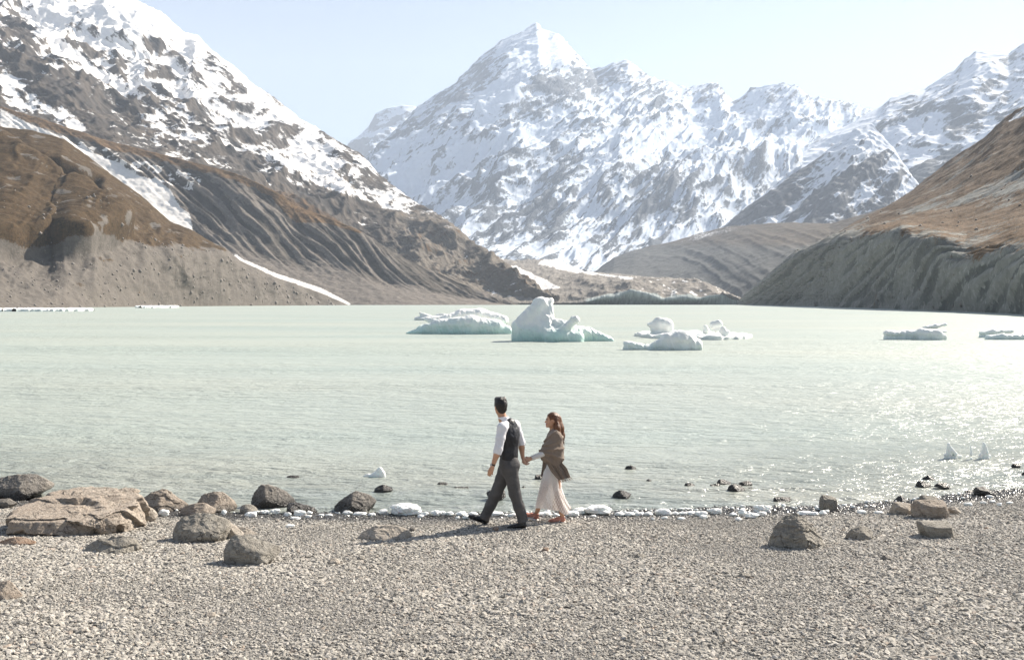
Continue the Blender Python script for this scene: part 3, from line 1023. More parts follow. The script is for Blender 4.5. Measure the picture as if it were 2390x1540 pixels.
    col = m.ramp(oi, [(0.0, (0.11, 0.107, 0.102)), (0.12, (0.245, 0.232, 0.208)), (0.4, (0.375, 0.35, 0.305)), (0.7, (0.46, 0.43, 0.375)), (0.92, (0.46, 0.43, 0.39)), (1.0, (0.33, 0.265, 0.21))])
    sp = m.noise(gpos, 60.0, 3, 0.6)
    col = m.mix(m.maprange(sp, 0.4, 0.7, 0, 0.35), col, (0.16, 0.15, 0.14))
    col = m.mix(m.maprange(m.noise(gpos, 0.9, 4, 0.6), 0.52, 0.7, 0, 0.3), col, (0.15, 0.14, 0.122))
    wn_ = m.math('MULTIPLY', m.math('SUBTRACT', m.noise(gpos, 1.2, 3), 0.5), 0.07)
    wet = m.maprange(m.math('ADD', sep.outputs[2], wn_), 0.055, 0.105, 1, 0)
    col = m.mix(m.math('MULTIPLY', wet, 0.8), col, (0.03, 0.029, 0.028))
    m.done(m.bsdf(col, m.maprange(wet, 0, 1, 0.85, 0.22), spec=0.45))
    sm.inputs["Material"].default_value = m.mat
    LK(inst.outputs[0], sm.inputs[0])
    LK(sm.outputs[0], go.inputs[0])
    o = link("gravel", me, m.mat)
    md = o.modifiers.new("scatter", 'NODES')
    md.node_group = g
    setting(o, kind="stuff", label="loose grey pebbles covering the beach")
    return o


gravel_object()

# ------------------------------------------------------------------ boulders
_ico = {}


def ico(level):
    if level not in _ico:
        import bmesh
        bm = bmesh.new()
        bmesh.ops.create_icosphere(bm, subdivisions=level, radius=1.0)
        v = np.array([p.co[:] for p in bm.verts])
        v /= np.linalg.norm(v, axis=1, keepdims=True)
        f = np.array([[q.index for q in p.verts] for p in bm.faces])
        bm.free()
        _ico[level] = (v, f)
    return _ico[level]


def unit_(v):
    return v / np.linalg.norm(v)


def hull2(pts):
    pts = sorted(set(map(tuple, pts)))

    def half(seq):
        h = []
        for p in seq:
            while len(h) > 1 and (h[-1][0] - h[-2][0]) * (p[1] - h[-2][1]) - (h[-1][1] - h[-2][1]) * (p[0] - h[-2][0]) <= 0:
                h.pop()
            h.append(p)
        return h
    a, b = half(pts), half(pts[::-1])
    return np.array(a[:-1] + b[:-1])


def rock_mat(name, c1, c2, c3, rough=0.85, sc=3.0, bump=0.8, bdist=0.05, spec=0.3, crackc=0.45, wetline=None):
    m = NT(name)
    co = m.coord("Object")
    n1 = m.noise(co, sc * 0.6, 6, 0.62, 0.3)
    n2 = m.noise(co, sc * 5, 7, 0.65)
    n3 = m.noise(co, sc * 30, 4, 0.6)
    st = m.noise(m.mapping(co, (1.0, 1.0, 6.0), rot=(0.25, 0.3, 0)), sc * 1.2, 6, 0.65, 0.5)
    col = m.mix(m.maprange(n1, 0.36, 0.62), c1, c2)
    col = m.mix(m.maprange(n2, 0.46, 0.66, 0, 0.8), col, c3)
    col = m.mix(m.maprange(st, 0.56, 0.66, 0, crackc), col, tuple(c * 0.4 for c in c1))
    col = m.mix(m.maprange(n3, 0.58, 0.72, 0, 0.4), col, tuple(min(c * 1.6, 0.6) for c in c2))
    r = rough
    if wetline is not None:                      # wet and dark up to this height above the lake
        gp = m.n("NewGeometry").outputs["Position"]
        s = m.n("SeparateXYZ")
        m.l(gp, s.inputs[0])
        w = m.maprange(m.math('ADD', s.outputs[2], m.math('MULTIPLY', m.math('SUBTRACT', n2, 0.5), 0.25)), wetline, wetline + 0.1, 1, 0)
        col = m.mix(m.math('MULTIPLY', w, 0.85), col, (0.02, 0.018, 0.016))
        r = m.maprange(w, 0, 1, rough, 0.25)
    ck = m.n("TexVoronoi", feature='DISTANCE_TO_EDGE')
    wv = m.n("VectorMath", operation='ADD')
    nc = m.n("TexNoise")
    m.l(co, nc.inputs["Vector"])
    nc.inputs["Scale"].default_value = sc * 1.6
    nc.inputs["Detail"].default_value = 4
    m.l(co, wv.inputs[0])
    m.l(nc.outputs["Color"], wv.inputs[1])
    m.l(m.mapping(wv.outputs[0], (0.8, 1.0, 1.9), rot=(0.2, 0.35, 0)), ck.inputs["Vector"])
    ck.inputs["Scale"].default_value = sc * 0.75
    crack = m.maprange(ck.outputs["Distance"], 0.0, 0.035, 1, 0)
    crack = m.math('MULTIPLY', crack, m.maprange(n1, 0.42, 0.6))
    col = m.mix(m.math('MULTIPLY', crack, 0.75), col, tuple(c * 0.3 for c in c1))
    h = m.math('ADD', m.math('MULTIPLY', n2, 1.0), m.math('ADD', m.math('MULTIPLY', n3, 0.3), m.math('MULTIPLY', st, 0.8)))
    h = m.math('SUBTRACT', h, crack)
    return m.done(m.bsdf(col, r, m.bump(h, bump, bdist), spec=spec))


RM = {
    'tan': rock_mat("tan_schist", (0.335, 0.28, 0.228), (0.405, 0.35, 0.29), (0.24, 0.19, 0.15), wetline=0.02),
    'grey': rock_mat("grey_sandstone", (0.275, 0.25, 0.212), (0.36, 0.335, 0.288), (0.195, 0.178, 0.155)),
    'pale': rock_mat("pale_stone", (0.40, 0.35, 0.29), (0.47, 0.42, 0.36), (0.31, 0.27, 0.225)),
    'dark': rock_mat("dark_shore_rock", (0.21, 0.19, 0.165), (0.30, 0.275, 0.245), (0.13, 0.115, 0.1), wetline=0.10),
    'wet': rock_mat("wet_black_rock", (0.022, 0.019, 0.017), (0.05, 0.043, 0.037), (0.013, 0.012, 0.011), rough=0.28, spec=0.5),
    'rust': rock_mat("rust_stone", (0.34, 0.235, 0.165), (0.40, 0.33, 0.27), (0.28, 0.17, 0.11)),
}


def rock(poly, mat, label, cat="boulder", name="boulder", depth=0.85, top=24, side=16, level=6, seed=0, sharp=70, rough=1.0, in_water=False, group=None, steps=0.0, front=0.5, cuts=(), depth_m=None):
    """boulder from the outline it shows towards the beach: every outline edge becomes two tilted facets, front and back get their own"""
    rng = np.random.RandomState(seed + 11)
    H = hull2(poly)
    H = H * np.array([1, -1])            # y up
    H = H[::-1] if np.sum(H[:, 0] * np.roll(H[:, 1], -1) - np.roll(H[:, 0], -1) * H[:, 1]) < 0 else H
    bx, by = H[:, 0], -H[:, 1]
    kb = np.argmax(by)
    if in_water:
        d0 = float(W(bx[kb], by[kb])[1])
    else:
        d0 = float(G(bx[kb], by[kb])[1])
    wid = (bx.max() - bx.min()) / FPX * d0
    hgt = (by.max() - by.min()) / FPX * d0
    dep = depth_m or depth * min(wid, 2.6 * max(hgt, 0.12))
    top = min(top, 34) if not cuts else top
    dc = d0 + 0.40 * dep
    pts = P(bx, by, np.full(len(bx), dc))
    X, Z = P(bx, by, np.full(len(bx), d0 + 0.15 * dep))[:, 0], pts[:, 2]
    c = np.array([(X.max() + X.min()) / 2, dc, (Z.max() + Z.min()) / 2])
    # sink the foot a little
    zb = Z - c[2]
    xb = X - c[0]
    s = (hgt + wid) / 2
    N, D = [], []
    n = len(xb)
    for k in range(n):
        a = np.array([xb[k], zb[k]])
        b = np.array([xb[(k + 1) % n], zb[(k + 1) % n]])
        e = b - a
        if np.hypot(*e) < 1e-6:
            continue
        nn = np.array([e[1], -e[0]]) / np.hypot(*e)
        d = float(nn @ a)
        if d < 0.02 * s:
            d = 0.02 * s
        for sg in (-1, 1):
            t = math.radians((top if nn[1] > 0.3 else side) * rng.uniform(0.75, 1.25)) * (1 if sg < 0 else 0.8)
            if nn[1] < -0.5:
                t *= 0.3
            N.append([nn[0] * math.cos(t), sg * math.sin(t), nn[1] * math.cos(t)])
            D.append(d * math.cos(t))
    fr = dep * front
    for k in range(4):
        v = np.array([rng.uniform(-0.5, 0.5), -1, rng.uniform(-0.1, 0.45)])
        N.append(v / np.linalg.norm(v))
        D.append(fr * rng.uniform(0.86, 1.06))
    for k in range(3):
        v = np.array([rng.uniform(-0.5, 0.5), 1, rng.uniform(-0.1, 0.4)])
        N.append(v / np.linalg.norm(v))
        D.append(dep * 0.5 * rng.uniform(0.85, 1.05))
    N, D = np.array(N), np.array(D)
    v, f = ico(level)
    sv = v * np.array([wid, dep, hgt]) / 2
    dirs = sv / np.linalg.norm(sv, axis=1, keepdims=True)
    p0 = dirs[::7] / ((np.maximum(dirs[::7] @ N.T, 0) / D[None]).max(1, keepdims=True))
    # knocked-off corners
    for k in range(46):
        v_ = unit_(rng.normal(size=3) * np.array([1, 1.0, 0.8]) + np.array([0, -0.5, 0.35]))
        sup = float((p0 @ v_).max())
        N, D = np.concatenate([N, v_[None]]), np.concatenate([D, [sup * (rng.uniform(0.86, 0.96) if k < 7 else rng.uniform(0.94, 0.995))]])
    for (cx_, cy_, dy_, nn_) in cuts:
        v_ = unit_(np.array(nn_, float))
        pt = P(cx_, cy_, d0 + dy_) - c
        N, D = np.concatenate([N, v_[None]]), np.concatenate([D, [max(float(pt @ v_), 0.02)]])
    q = np.maximum(dirs @ N.T, 0) / D[None]
    qm = q.max(1, keepdims=True)
    r = 1 / (qm[:, 0] * ((q / qm) ** sharp).sum(1) ** (1.0 / sharp) * 0.985)
    p = dirs * r[:, None]
    so = rng.uniform(0, 50, 3)
    dsp = 0.026 * fbm(p / (s * 0.42) + so, 4) + 0.030 * (ridged(p / (s * 0.26) + so, 5) - 0.5) + 0.018 * fbm(p / (s * 0.07) + so, 4)
    if steps > 0:      # broken ledges along the bedding
        bed = p @ np.array([0.18, 0.45, 0.87])
        u = bed / (s * 0.24) + 1.1 * fbm(p / (s * 0.55) + so, 3) + 0.35 * fbm(p / (s * 0.13) + so, 3)
        dsp = dsp + steps * ((np.floor(u) + sstep(0.0, 0.16, u - np.floor(u))) - u) * 0.2
    p = p + dirs * (dsp * s * rough)[:, None]
    if in_water:
        base = np.array([c[0], c[1], 0.0])
    else:
        base = np.array([c[0], c[1], float(beach_z(c[0], c[1]))])
    me = mesh_np(name, p + c - base, f)
    o = link(name, me, RM[mat], loc=tuple(base))
    thing(o, label, cat, group)
    return o


def Z1(*pts):      # helper scales of the close-ups the outlines were measured in
    return [(x * 0.32, 1051.6 + y * 0.32) for x, y in pts]


def Z2(*pts):
    return [(621.4 + x * 0.32, 1051.6 + y * 0.32) for x, y in pts]


def Z3(*pts):
    return [(1290.6 + x * 0.26, 1051.6 + y * 0.26) for x, y in pts]


def Z4(*pts):
    return [(1768.6 + x * 0.26, 1003.8 + y * 0.26) for x, y in pts]


GB = "boulders lying on the gravel beach"
GW = "dark wet rocks standing in the shallows"
ROCKS = [
    # left group
    (Z1((-60, 350), (-60, 200), (60, 170), (130, 190), (220, 170), (300, 210), (322, 280), (200, 345), (100, 368)), 'dark', "dark rough rock at the water's edge behind the huge tan slab", GB, dict(top=30, seed=1)),
    (Z1((60, 430), (130, 340), (260, 300), (420, 278), (540, 288), (640, 305), (760, 305), (860, 350), (895, 400), (918, 460), (912, 565), (600, 590), (380, 602), (330, 610), (95, 602), (70, 500)), 'tan', "huge flat-topped tan slab with cracked ledges, largest rock on the beach", GB, dict(top=10, side=14, depth_m=1.55, level=7, seed=2, steps=0.55, front=0.5, sharp=80, cuts=((150, 1210, 0.05, (0.03, -0.13, 1.0)), (40, 1200, 0.1, (-0.35, -0.2, 1.0)), (288, 1196, 0.1, (0.2, -0.25, 1.0))))),
    (Z1((-40, 355), (50, 345), (105, 378), (70, 412), (-40, 425)), 'dark', "small grey rock against the left end of the huge tan slab", GB, dict(seed=3, level=5)),
    (Z1((-40, 665), (80, 625), (160, 630), (247, 662), (235, 692), (60, 694), (-40, 690)), 'rust', "flat rusty orange stone in front of the huge tan slab", GB, dict(seed=4, level=5, top=60)),
    (Z1((580, 725), (600, 690), (700, 640), (870, 618), (960, 640), (1002, 712), (940, 742), (760, 752), (590, 742)), 'grey', "low flat grey rock on the gravel in front of the round tan boulder", GB, dict(top=58, seed=5, steps=0.25)),
    (Z1((975, 425), (985, 350), (1090, 300), (1150, 278), (1210, 300), (1352, 390), (1290, 442), (1130, 445), (1010, 432)), 'tan', "layered tan rock sloping to the right behind the round tan boulder", GB, dict(top=45, seed=6, steps=0.2)),
    (Z1((965, 512), (985, 440), (1040, 392), (1100, 395), (1145, 440), (1152, 500), (1100, 522), (990, 522)), 'pale', "smooth round tan boulder beside the huge slab", GB, dict(top=35, seed=7, sharp=7, rough=0.6)),
    (Z1((1270, 482), (1290, 420), (1380, 385), (1480, 378), (1558, 420), (1556, 462), (1460, 468), (1290, 484)), 'tan', "low brown rock in front of the peaked brown boulder", GB, dict(top=40, seed=8, level=5)),
    (Z1((1405, 390), (1450, 320), (1560, 292), (1610, 300), (1690, 360), (1722, 410), (1710, 452), (1560, 452), (1420, 440)), 'tan', "peaked brown boulder behind the low brown rock at the waterline", GB, dict(top=35, seed=9)),
    (Z1((1722, 445), (1740, 395), (1800, 380), (1850, 395), (1888, 442), (1870, 462), (1740, 458)), 'grey', "small rounded grey rock between the peaked brown boulder and the dark pointed one", GB, dict(top=35, seed=10, level=5, sharp=9)),
    (Z1((1810, 375), (1830, 310), (1885, 235), (1940, 240), (2060, 290), (2152, 360), (2120, 392), (2080, 432), (1900, 435), (1830, 412)), 'dark', "dark pointed rock with a wet base at the waterline", GB, dict(top=32, seed=12)),
    (Z1((2072, 425), (2090, 385), (2150, 375), (2290, 415), (2308, 450), (2240, 468), (2090, 444)), 'wet', "low black wet rock at the right foot of the dark pointed rock", GB, dict(seed=13, level=5, steps=0.2)),
    (Z1((1218, 625), (1250, 530), (1300, 485), (1420, 455), (1500, 455), (1590, 480), (1642, 500), (1660, 560), (1640, 642), (1560, 655), (1270, 672), (1225, 655)), 'grey', "broad grey boulder just behind the square-faced greenish rock", GB, dict(top=42, seed=14, steps=0.08)),
    (Z1((1640, 500), (1700, 540), (1775, 605), (1760, 635), (1650, 650)), 'pale', "pale wedge of stone leaning on the broad grey boulder", GB, dict(seed=15, level=5)),
    (Z1((1690, 552), (1780, 556), (1872, 600), (1820, 618), (1730, 605)), 'pale', "small pale flat stone right of the broad grey boulder", GB, dict(seed=16, level=5, top=55)),
    (Z1((1622, 805), (1618, 690), (1640, 640), (1700, 605), (1780, 615), (1880, 650), (2020, 690), (2042, 722), (1980, 792), (1920, 828), (1720, 832)), 'grey', "square-faced greenish grey boulder, foremost of the left group", GB, dict(top=28, side=12, seed=17, depth=0.65, rough=0.7)),
    (Z1((-90, 960), (40, 942), (90, 990), (152, 1072), (80, 1082), (-90, 1085)), 'tan', "brown rock cut by the left border low on the beach", GB, dict(top=45, seed=18, level=5)),
    (Z2((478, 458), (485, 400), (560, 330), (640, 292), (740, 315), (797, 355), (780, 402), (720, 455), (600, 460)), 'dark', "dark domed rock standing alone at the waterline left of the largest ice chunk", GB, dict(top=36, seed=19)),
    (Z2((635, 645), (680, 590), (790, 540), (900, 533), (1000, 560), (1050, 600), (1062, 658), (900, 655), (760, 648)), 'pale', "low pale tan boulder on the gravel at the end of the couple's shadow", GB, dict(top=55, seed=20)),
    # right group
    (Z4((565, 705), (567, 600), (595, 575), (650, 590), (710, 600), (722, 640), (718, 722), (660, 730), (600, 716)), 'grey', "upright blocky rock standing alone at the waterline", GB, dict(top=25, side=10, seed=21)),
    (Z4((105, 1052), (130, 950), (220, 840), (330, 755), (380, 745), (480, 800), (560, 900), (642, 1012), (600, 1055), (350, 1066)), 'grey', "large pyramid-shaped brown boulder on the right part of the beach", GB, dict(top=30, side=40, seed=25, level=7, depth=0.8, rough=1.7, steps=0.12, cuts=((1880, 1262, -0.05, (-0.55, -1.0, 0.35)), (1905, 1262, -0.05, (0.6, -1.0, 0.55))))),
    (Z4((800, 962), (830, 900), (900, 860), (950, 850), (1062, 900), (1050, 925), (970, 988), (830, 978)), 'grey', "small angular brown rock right of the pyramid-shaped boulder", GB, dict(top=30, seed=23)),
    (Z4((1472, 850), (1480, 820), (1640, 813), (1752, 812), (1788, 920), (1782, 968), (1540, 974), (1500, 935)), 'grey', "flat-topped olive block nearest the camera in the right rock cluster", GB, dict(top=14, side=10, seed=24, rough=0.6)),
    (Z4((1415, 775), (1430, 640), (1460, 625), (1700, 625), (1722, 700), (1752, 798), (1600, 798), (1450, 775)), 'tan', "big squared tan rock, largest of the right rock cluster", GB, dict(top=16, side=10, seed=25)),
    (Z4((1212, 764), (1220, 660), (1240, 635), (1380, 655), (1445, 700), (1400, 756), (1300, 764)), 'pale', "light grey angular rock left of the big squared rock", GB, dict(top=30, seed=26)),
    (Z4((1465, 630), (1480, 580), (1510, 575), (1650, 605), (1665, 630)), 'grey', "grey rock whose top shows behind the big squared rock", GB, dict(seed=27, level=5)),
    (Z4((1222, 640), (1290, 578), (1352, 620), (1340, 648)), 'wet', "black pointed rock behind the light grey angular rock", GB, dict(seed=28, level=5)),
    (Z4((1715, 700), (1780, 680), (1842, 730), (1800, 758), (1740, 745)), 'pale', "pale rounded stone at the right foot of the big squared rock", GB, dict(seed=29, level=5)),
    (Z4((1958, 575), (1970, 510), (2050, 505), (2162, 562), (2140, 588), (2000, 580)), 'dark', "dark boulder at the water's edge right of the rock cluster", GB, dict(seed=30, level=5)),
    (Z4((2222, 838), (2260, 810), (2292, 825), (2270, 848)), 'grey', "small grey stone alone on the gravel near the right border", GB, dict(seed=31, level=4)),
    (Z4((2028, 885), (2060, 862), (2082, 882), (2060, 890)), 'rust', "small rust-brown stone on the gravel right of the olive block", GB, dict(seed=32, level=4)),
]
WATER = [
    (Z4((1432, 505), (1440, 460), (1470, 445), (1582, 490), (1560, 512)), "pointed dark rock, left one of the pair in the sparkling shallows"),
    (Z4((1588, 505), (1630, 470), (1720, 470), (1747, 510), (1730, 530)), "rounded dark rock, right one of the pair in the sparkling shallows"),
    (Z4((1478, 435), (1540, 398), (1602, 425), (1590, 450)), "dark rock just behind the pair in the sparkling shallows"),
    (Z4((1858, 550), (1900, 530), (1952, 540), (1940, 558)), "small low dark rock left of the boulder at the water's edge"),
    (Z4((2278, 320), (2310, 292), (2360, 295), (2367, 345), (2310, 344)), "dark rock in the glittering water below the three ice spikes, near the right border"),
    (Z4((2366, 395), (2400, 370), (2440, 385), (2430, 402)), "dark rock cut by the right border in the glittering shallows"),
    (Z2((778, 304), (790, 265), (850, 243), (922, 270), (916, 294), (850, 308)), "black lumpy rock in the water below the small white ice spike"),
    (Z2((1238, 250), (1260, 228), (1310, 228), (1332, 248)), "flat black rock awash left of the couple, farther of two"),
    (Z2((1348, 276), (1380, 262), (1480, 262), (1474, 276)), "thin black slab awash left of the couple, nearer of two"),
    (Z2((138, 192), (160, 178), (240, 180), (232, 198)), "thin dark slab awash behind the dark pointed rock"),
    ([(1133, 1150), (1150, 1139), (1176, 1141), (1181, 1158), (1165, 1169), (1140, 1162)], "dark rock in the water seen between the man's legs"),
    ([(1247, 1118), (1250, 1107), (1264, 1107), (1270, 1119)], "black rock in the water beside the woman's shawl"),
    ([(1215, 1139), (1222, 1133), (1230, 1139)], "small black rock tip between the man and the woman"),
    (Z3((638, 168), (660, 140), (700, 128), (752, 150), (746, 170)), "farthest dark rock in the water right of the woman"),
    (Z3((828, 274), (860, 250), (892, 265), (885, 276)), "small black rock tip with sparkles right of the woman"),
    (Z3((528, 430), (545, 380), (600, 350), (640, 355), (712, 385), (690, 428)), "large black rock in the shallows nearest the woman"),
    (Z3((1178, 318), (1190, 290), (1240, 285), (1282, 305), (1270, 324)), "low black rock left of the cluster of four in the water"),
    (Z3((1393, 328), (1420, 302), (1500, 290), (1512, 312), (1440, 332)), "smallest and leftmost rock of the cluster in the water"),
    (Z3((1468, 300), (1490, 255), (1530, 252), (1612, 285), (1600, 304)), "black rock at the back of the cluster in the water"),
    (Z3((1563, 354), (1590, 310), (1630, 292), (1690, 305), (1748, 350), (1700, 368)), "front rock of the cluster in the water, broad and black"),
    (Z3((1663, 295), (1700, 275), (1780, 268), (1799, 290), (1790, 322), (1740, 328)), "square black rock at the right of the cluster in the water"),
    (Z3((1740, 330), (1790, 325), (1804, 345), (1760, 350)), "small black rock at the right foot of the cluster in the water"),
    (Z3((1983, 455), (1995, 415), (2050, 410), (2140, 415), (2152, 447), (2090, 466)), "glossy black flat-topped rock at the waterline left of the upright blocky rock"),
]
for poly, mat, label, grp, kw in ROCKS:
    rock(poly, mat, label, group=grp, **kw)
for k, (poly, label) in enumerate(WATER):
    rock(poly, 'wet', label, cat="rock", name="wet_rock", group=GW, in_water=True, level=5, seed=60 + k, depth=0.8, top=35)

# single stones on the gravel
STONES = [
    ([(759, 1316), (768, 1304), (785, 1301), (795, 1312), (788, 1318)], 'pale', "pale wedge-shaped stone on the open gravel below the low pale boulder"),
    ([(470, 1440), (478, 1429), (498, 1427), (503, 1434), (488, 1441)], 'pale', "flat white stone alone on the lower gravel"),
    ([(1148, 1238), (1152, 1228), (1163, 1229), (1166, 1239)], 'rust', "brown stone on the gravel between the man's feet"),
    ([(1264, 1286), (1268, 1276), (1280, 1277), (1282, 1288)], 'rust', "rust-brown pebble standing below the man's rear shoe"),
    ([(828, 1304), (838, 1296), (850, 1298), (852, 1308)], 'grey', "dark grey stone right of the pale wedge-shaped stone"),
    ([(952, 1239), (958, 1230), (968, 1231), (971, 1240)], 'dark', "dark stone touching the right end of the low pale boulder"),
    ([(1203, 1312), (1210, 1304), (1222, 1306), (1224, 1315)], 'grey', "grey cobble on the gravel below the couple's shadow"),
    ([(2055, 1305), (2066, 1294), (2084, 1298), (2086, 1308)], 'dark', "dark cobble below the small angular brown rock"),
    ([(1478, 1300), (1490, 1290), (1504, 1293), (1508, 1303)], 'grey', "grey cobble on the open gravel right of the woman"),
    ([(1720, 1345), (1734, 1334), (1752, 1338), (1755, 1349)], 'grey', "grey cobble below and left of the pyramid-shaped boulder"),
    ([(2180, 1186), (2190, 1178), (2206, 1181), (2210, 1190)], 'dark', "dark stone in the band of shore ice right of the rock cluster"),
]
for k, (poly, mat, label) in enumerate(STONES):
    rock(poly, mat, label, cat="stone", name="stone", group="single stones on the gravel", level=4, seed=120 + k, rough=0.8)

# ------------------------------------------------------------------ implicit shapes -> mesh (surface nets)
def smin(a, b, k):
    h = np.clip(0.5 + 0.5 * (a - b) / k, 0, 1)
    return a + (b - a) * h - k * h * (1 - h)


class Field:
    def __init__(self, lo, hi, h):
        self.lo = np.asarray(lo, np.float32)
        self.h = h
        self.n = np.maximum(np.ceil((np.asarray(hi) - self.lo) / h).astype(int) + 1, 3)
        self.f = np.full(self.n, 10.0, np.float32)

    def box(self, lo, hi, m):
        a = np.clip(np.floor((np.asarray(lo) - m - self.lo) / self.h).astype(int), 0, self.n)
        b = np.clip(np.ceil((np.asarray(hi) + m - self.lo) / self.h).astype(int) + 1, 0, self.n)
        sl = tuple(slice(x, y) for x, y in zip(a, b))
        ax = [self.lo[i] + self.h * np.arange(a[i], b[i], dtype=np.float32) for i in range(3)]
        g = np.stack(np.meshgrid(*ax, indexing='ij'), -1) if min(b - a) > 0 else None
        return sl, g

    def put(self, lo, hi, fn, k=0.02, op='add', margin=None):
        sl, g = self.box(lo, hi, (margin if margin is not None else 3 * self.h + 2.5 * k))
        if g is None:
            return
        d = fn(g).astype(np.float32)
        if op == 'add':
            self.f[sl] = smin(self.f[sl], d, k) if k > 0 else np.minimum(self.f[sl], d)
        elif op == 'cut':
            self.f[sl] = -smin(-self.f[sl], d, k) if k > 0 else np.maximum(self.f[sl], -d)

    def capsule(self, a, b, ra, rb, k=0.02, squash=None, op='add'):
        """tapered capsule; squash = (unit axis, factor) thins it along that axis"""
        a, b = np.asarray(a, np.float32), np.asarray(b, np.float32)
        r = max(ra, rb)
        ba = b - a
        L2 = max(float(ba @ ba), 1e-9)

        def fn(p):
            q = p - a
            bb = ba
            s = 1.0
            if squash is not None:
                ax, s = np.asarray(squash[0], np.float32), squash[1]
                q = q + ax * ((q @ ax) * (1 / s - 1))[..., None]
                bb = ba + ax * (float(ba @ ax) * (1 / s - 1))
            l2 = max(float(bb @ bb), 1e-9)
            t = np.clip((q @ bb) / l2, 0, 1)
            d = np.linalg.norm(q - t[..., None] * bb, axis=-1) - (ra + (rb - ra) * t)
            return d * (s if s < 1 else 1.0)
        ext = r * max(1.0, squash[1] if squash else 1.0)
        self.put(np.minimum(a, b) - ext, np.maximum(a, b) + ext, fn, k, op)

    def chain(self, pts, k=0.02, squash=None, op='add'):
        for (p, r), (q, s) in zip(pts[:-1], pts[1:]):
            self.capsule(p, q, r, s, k, squash, op)

    def ball(self, c, r, k=0.02, R=None, op='add'):
        """ellipsoid, R rows = its axes"""
        c, r = np.asarray(c, np.float32), np.asarray(r, np.float32) * np.ones(3, np.float32)

        def fn(p):
            q = p - c
            if R is not None:
                q = q @ np.asarray(R, np.float32).T
            u = np.linalg.norm(q / r, axis=-1)
            v = np.linalg.norm(q / (r * r), axis=-1)
            return u * (u - 1) / np.maximum(v, 1e-6)
        self.put(c - r.max(), c + r.max(), fn, k, op)

    def mesh(self):
        f, h = self.f, self.h
        s = f < 0
        nx, ny, nz = f.shape
        cnt = np.zeros((nx - 1, ny - 1, nz - 1), np.int8)
        for i in (0, 1):
            for j in (0, 1):
                for k in (0, 1):
                    cnt += s[i:nx - 1 + i, j:ny - 1 + j, k:nz - 1 + k]
        act = (cnt > 0) & (cnt < 8)
        I = np.argwhere(act)
        if len(I) == 0:
            return np.zeros((0, 3)), np.zeros((0, 4), int)
        idx = np.full(act.shape, -1, np.int64)
        idx[act] = np.arange(len(I))
        corners = np.array([[i, j, k] for i in (0, 1) for j in (0, 1) for k in (0, 1)])
        V = np.stack([f[I[:, 0] + c[0], I[:, 1] + c[1], I[:, 2] + c[2]] for c in corners], 1)
        acc = np.zeros((len(I), 3))
        num = np.zeros(len(I))
        for a in range(8):
            for b in range(a + 1, 8):
                if np.abs(corners[a] - corners[b]).sum() != 1:
                    continue
                va, vb = V[:, a], V[:, b]
                m = (va < 0) != (vb < 0)
                t = np.where(m, va / np.where(m, va - vb, 1), 0)
                pt = corners[a] + (corners[b] - corners[a]) * t[:, None]
                acc += pt * m[:, None]
                num += m
        verts = (I + acc / num[:, None]) * h + self.lo
        quads = []
        for ax in range(3):
            o1, o2 = [(1, 2), (2, 0), (0, 1)][ax]
            sh = [slice(None)] * 3
            sa, sb = list(sh), list(sh)
            sa[ax], sb[ax] = slice(0, -1), slice(1, None)
            cr = s[tuple(sa)] != s[tuple(sb)]
            E = np.argwhere(cr)
            ok = (E[:, o1] > 0) & (E[:, o2] > 0) & (E[:, o1] < f.shape[o1] - 1) & (E[:, o2] < f.shape[o2] - 1)
            E = E[ok]

            def at(d1, d2):
                q = E.copy()
                q[:, o1] += d1
                q[:, o2] += d2
                return idx[q[:, 0], q[:, 1], q[:, 2]]
            qd = np.stack([at(-1, -1), at(0, -1), at(0, 0), at(-1, 0)], 1)
            flip = ~s[E[:, 0], E[:, 1], E[:, 2]]
            qd[flip] = qd[flip][:, ::-1]
            quads.append(qd)
        return verts, np.concatenate(quads)


# ------------------------------------------------------------------ ice
def ice_mat(name, teal=0.5, dirt=0.3, zlow=0.2, zhigh=1.2, sc=0.8):
    m = NT(name)
    co = m.coord("Object")
    s = m.n("SeparateXYZ")
    m.l(co, s.inputs[0])
    n1 = m.noise(co, sc, 5, 0.6)
    n2 = m.noise(co, sc * 6, 5, 0.65)
    flute = m.noise(m.mapping(co, (1.0, 1.0, 0.25), rot=(0, 0.5, 0)), sc * 3, 4, 0.6)
    k = m.math('ADD', s.outputs[2], m.math('MULTIPLY', m.math('SUBTRACT', n1, 0.5), 1.6 * (zhigh - zlow)))
    col = m.mix(m.maprange(k, zlow, zhigh, teal, 0), (0.84, 0.84, 0.81), (0.42, 0.66, 0.60))
    col = m.mix(m.maprange(flute, 0.5, 0.75, 0, 0.35), col, (0.60, 0.72, 0.70))
    col = m.mix(m.maprange(n2, 0.60, 0.74, 0, dirt), col, (0.22, 0.20, 0.18))
    h = m.math('ADD', m.math('MULTIPLY', flute, 0.8), m.math('MULTIPLY', n2, 0.5))
    return m.done(m.bsdf(col, 0.42, m.bump(h, 0.35, 0.12 / sc * 0.8), spec=0.4, Subsurface_Weight=0.15, Subsurface_Radius=(0.4, 0.5, 0.5), Subsurface_Scale=0.3))


M_ice_blue = ice_mat("blue_green_berg_ice", teal=0.75, dirt=0.4, zlow=0.3, zhigh=1.6)
M_ice_white = ice_mat("white_berg_ice", teal=0.35, dirt=0.12, zlow=0.0, zhigh=0.7)
M_ice_dirty = ice_mat("dirty_floe_ice", teal=0.15, dirt=0.8, zlow=0.0, zhigh=0.4, sc=1.4)
M_ice_small = ice_mat("white_shore_ice", teal=0.15, dirt=0.0, zlow=-0.02, zhigh=0.05, sc=9.0)


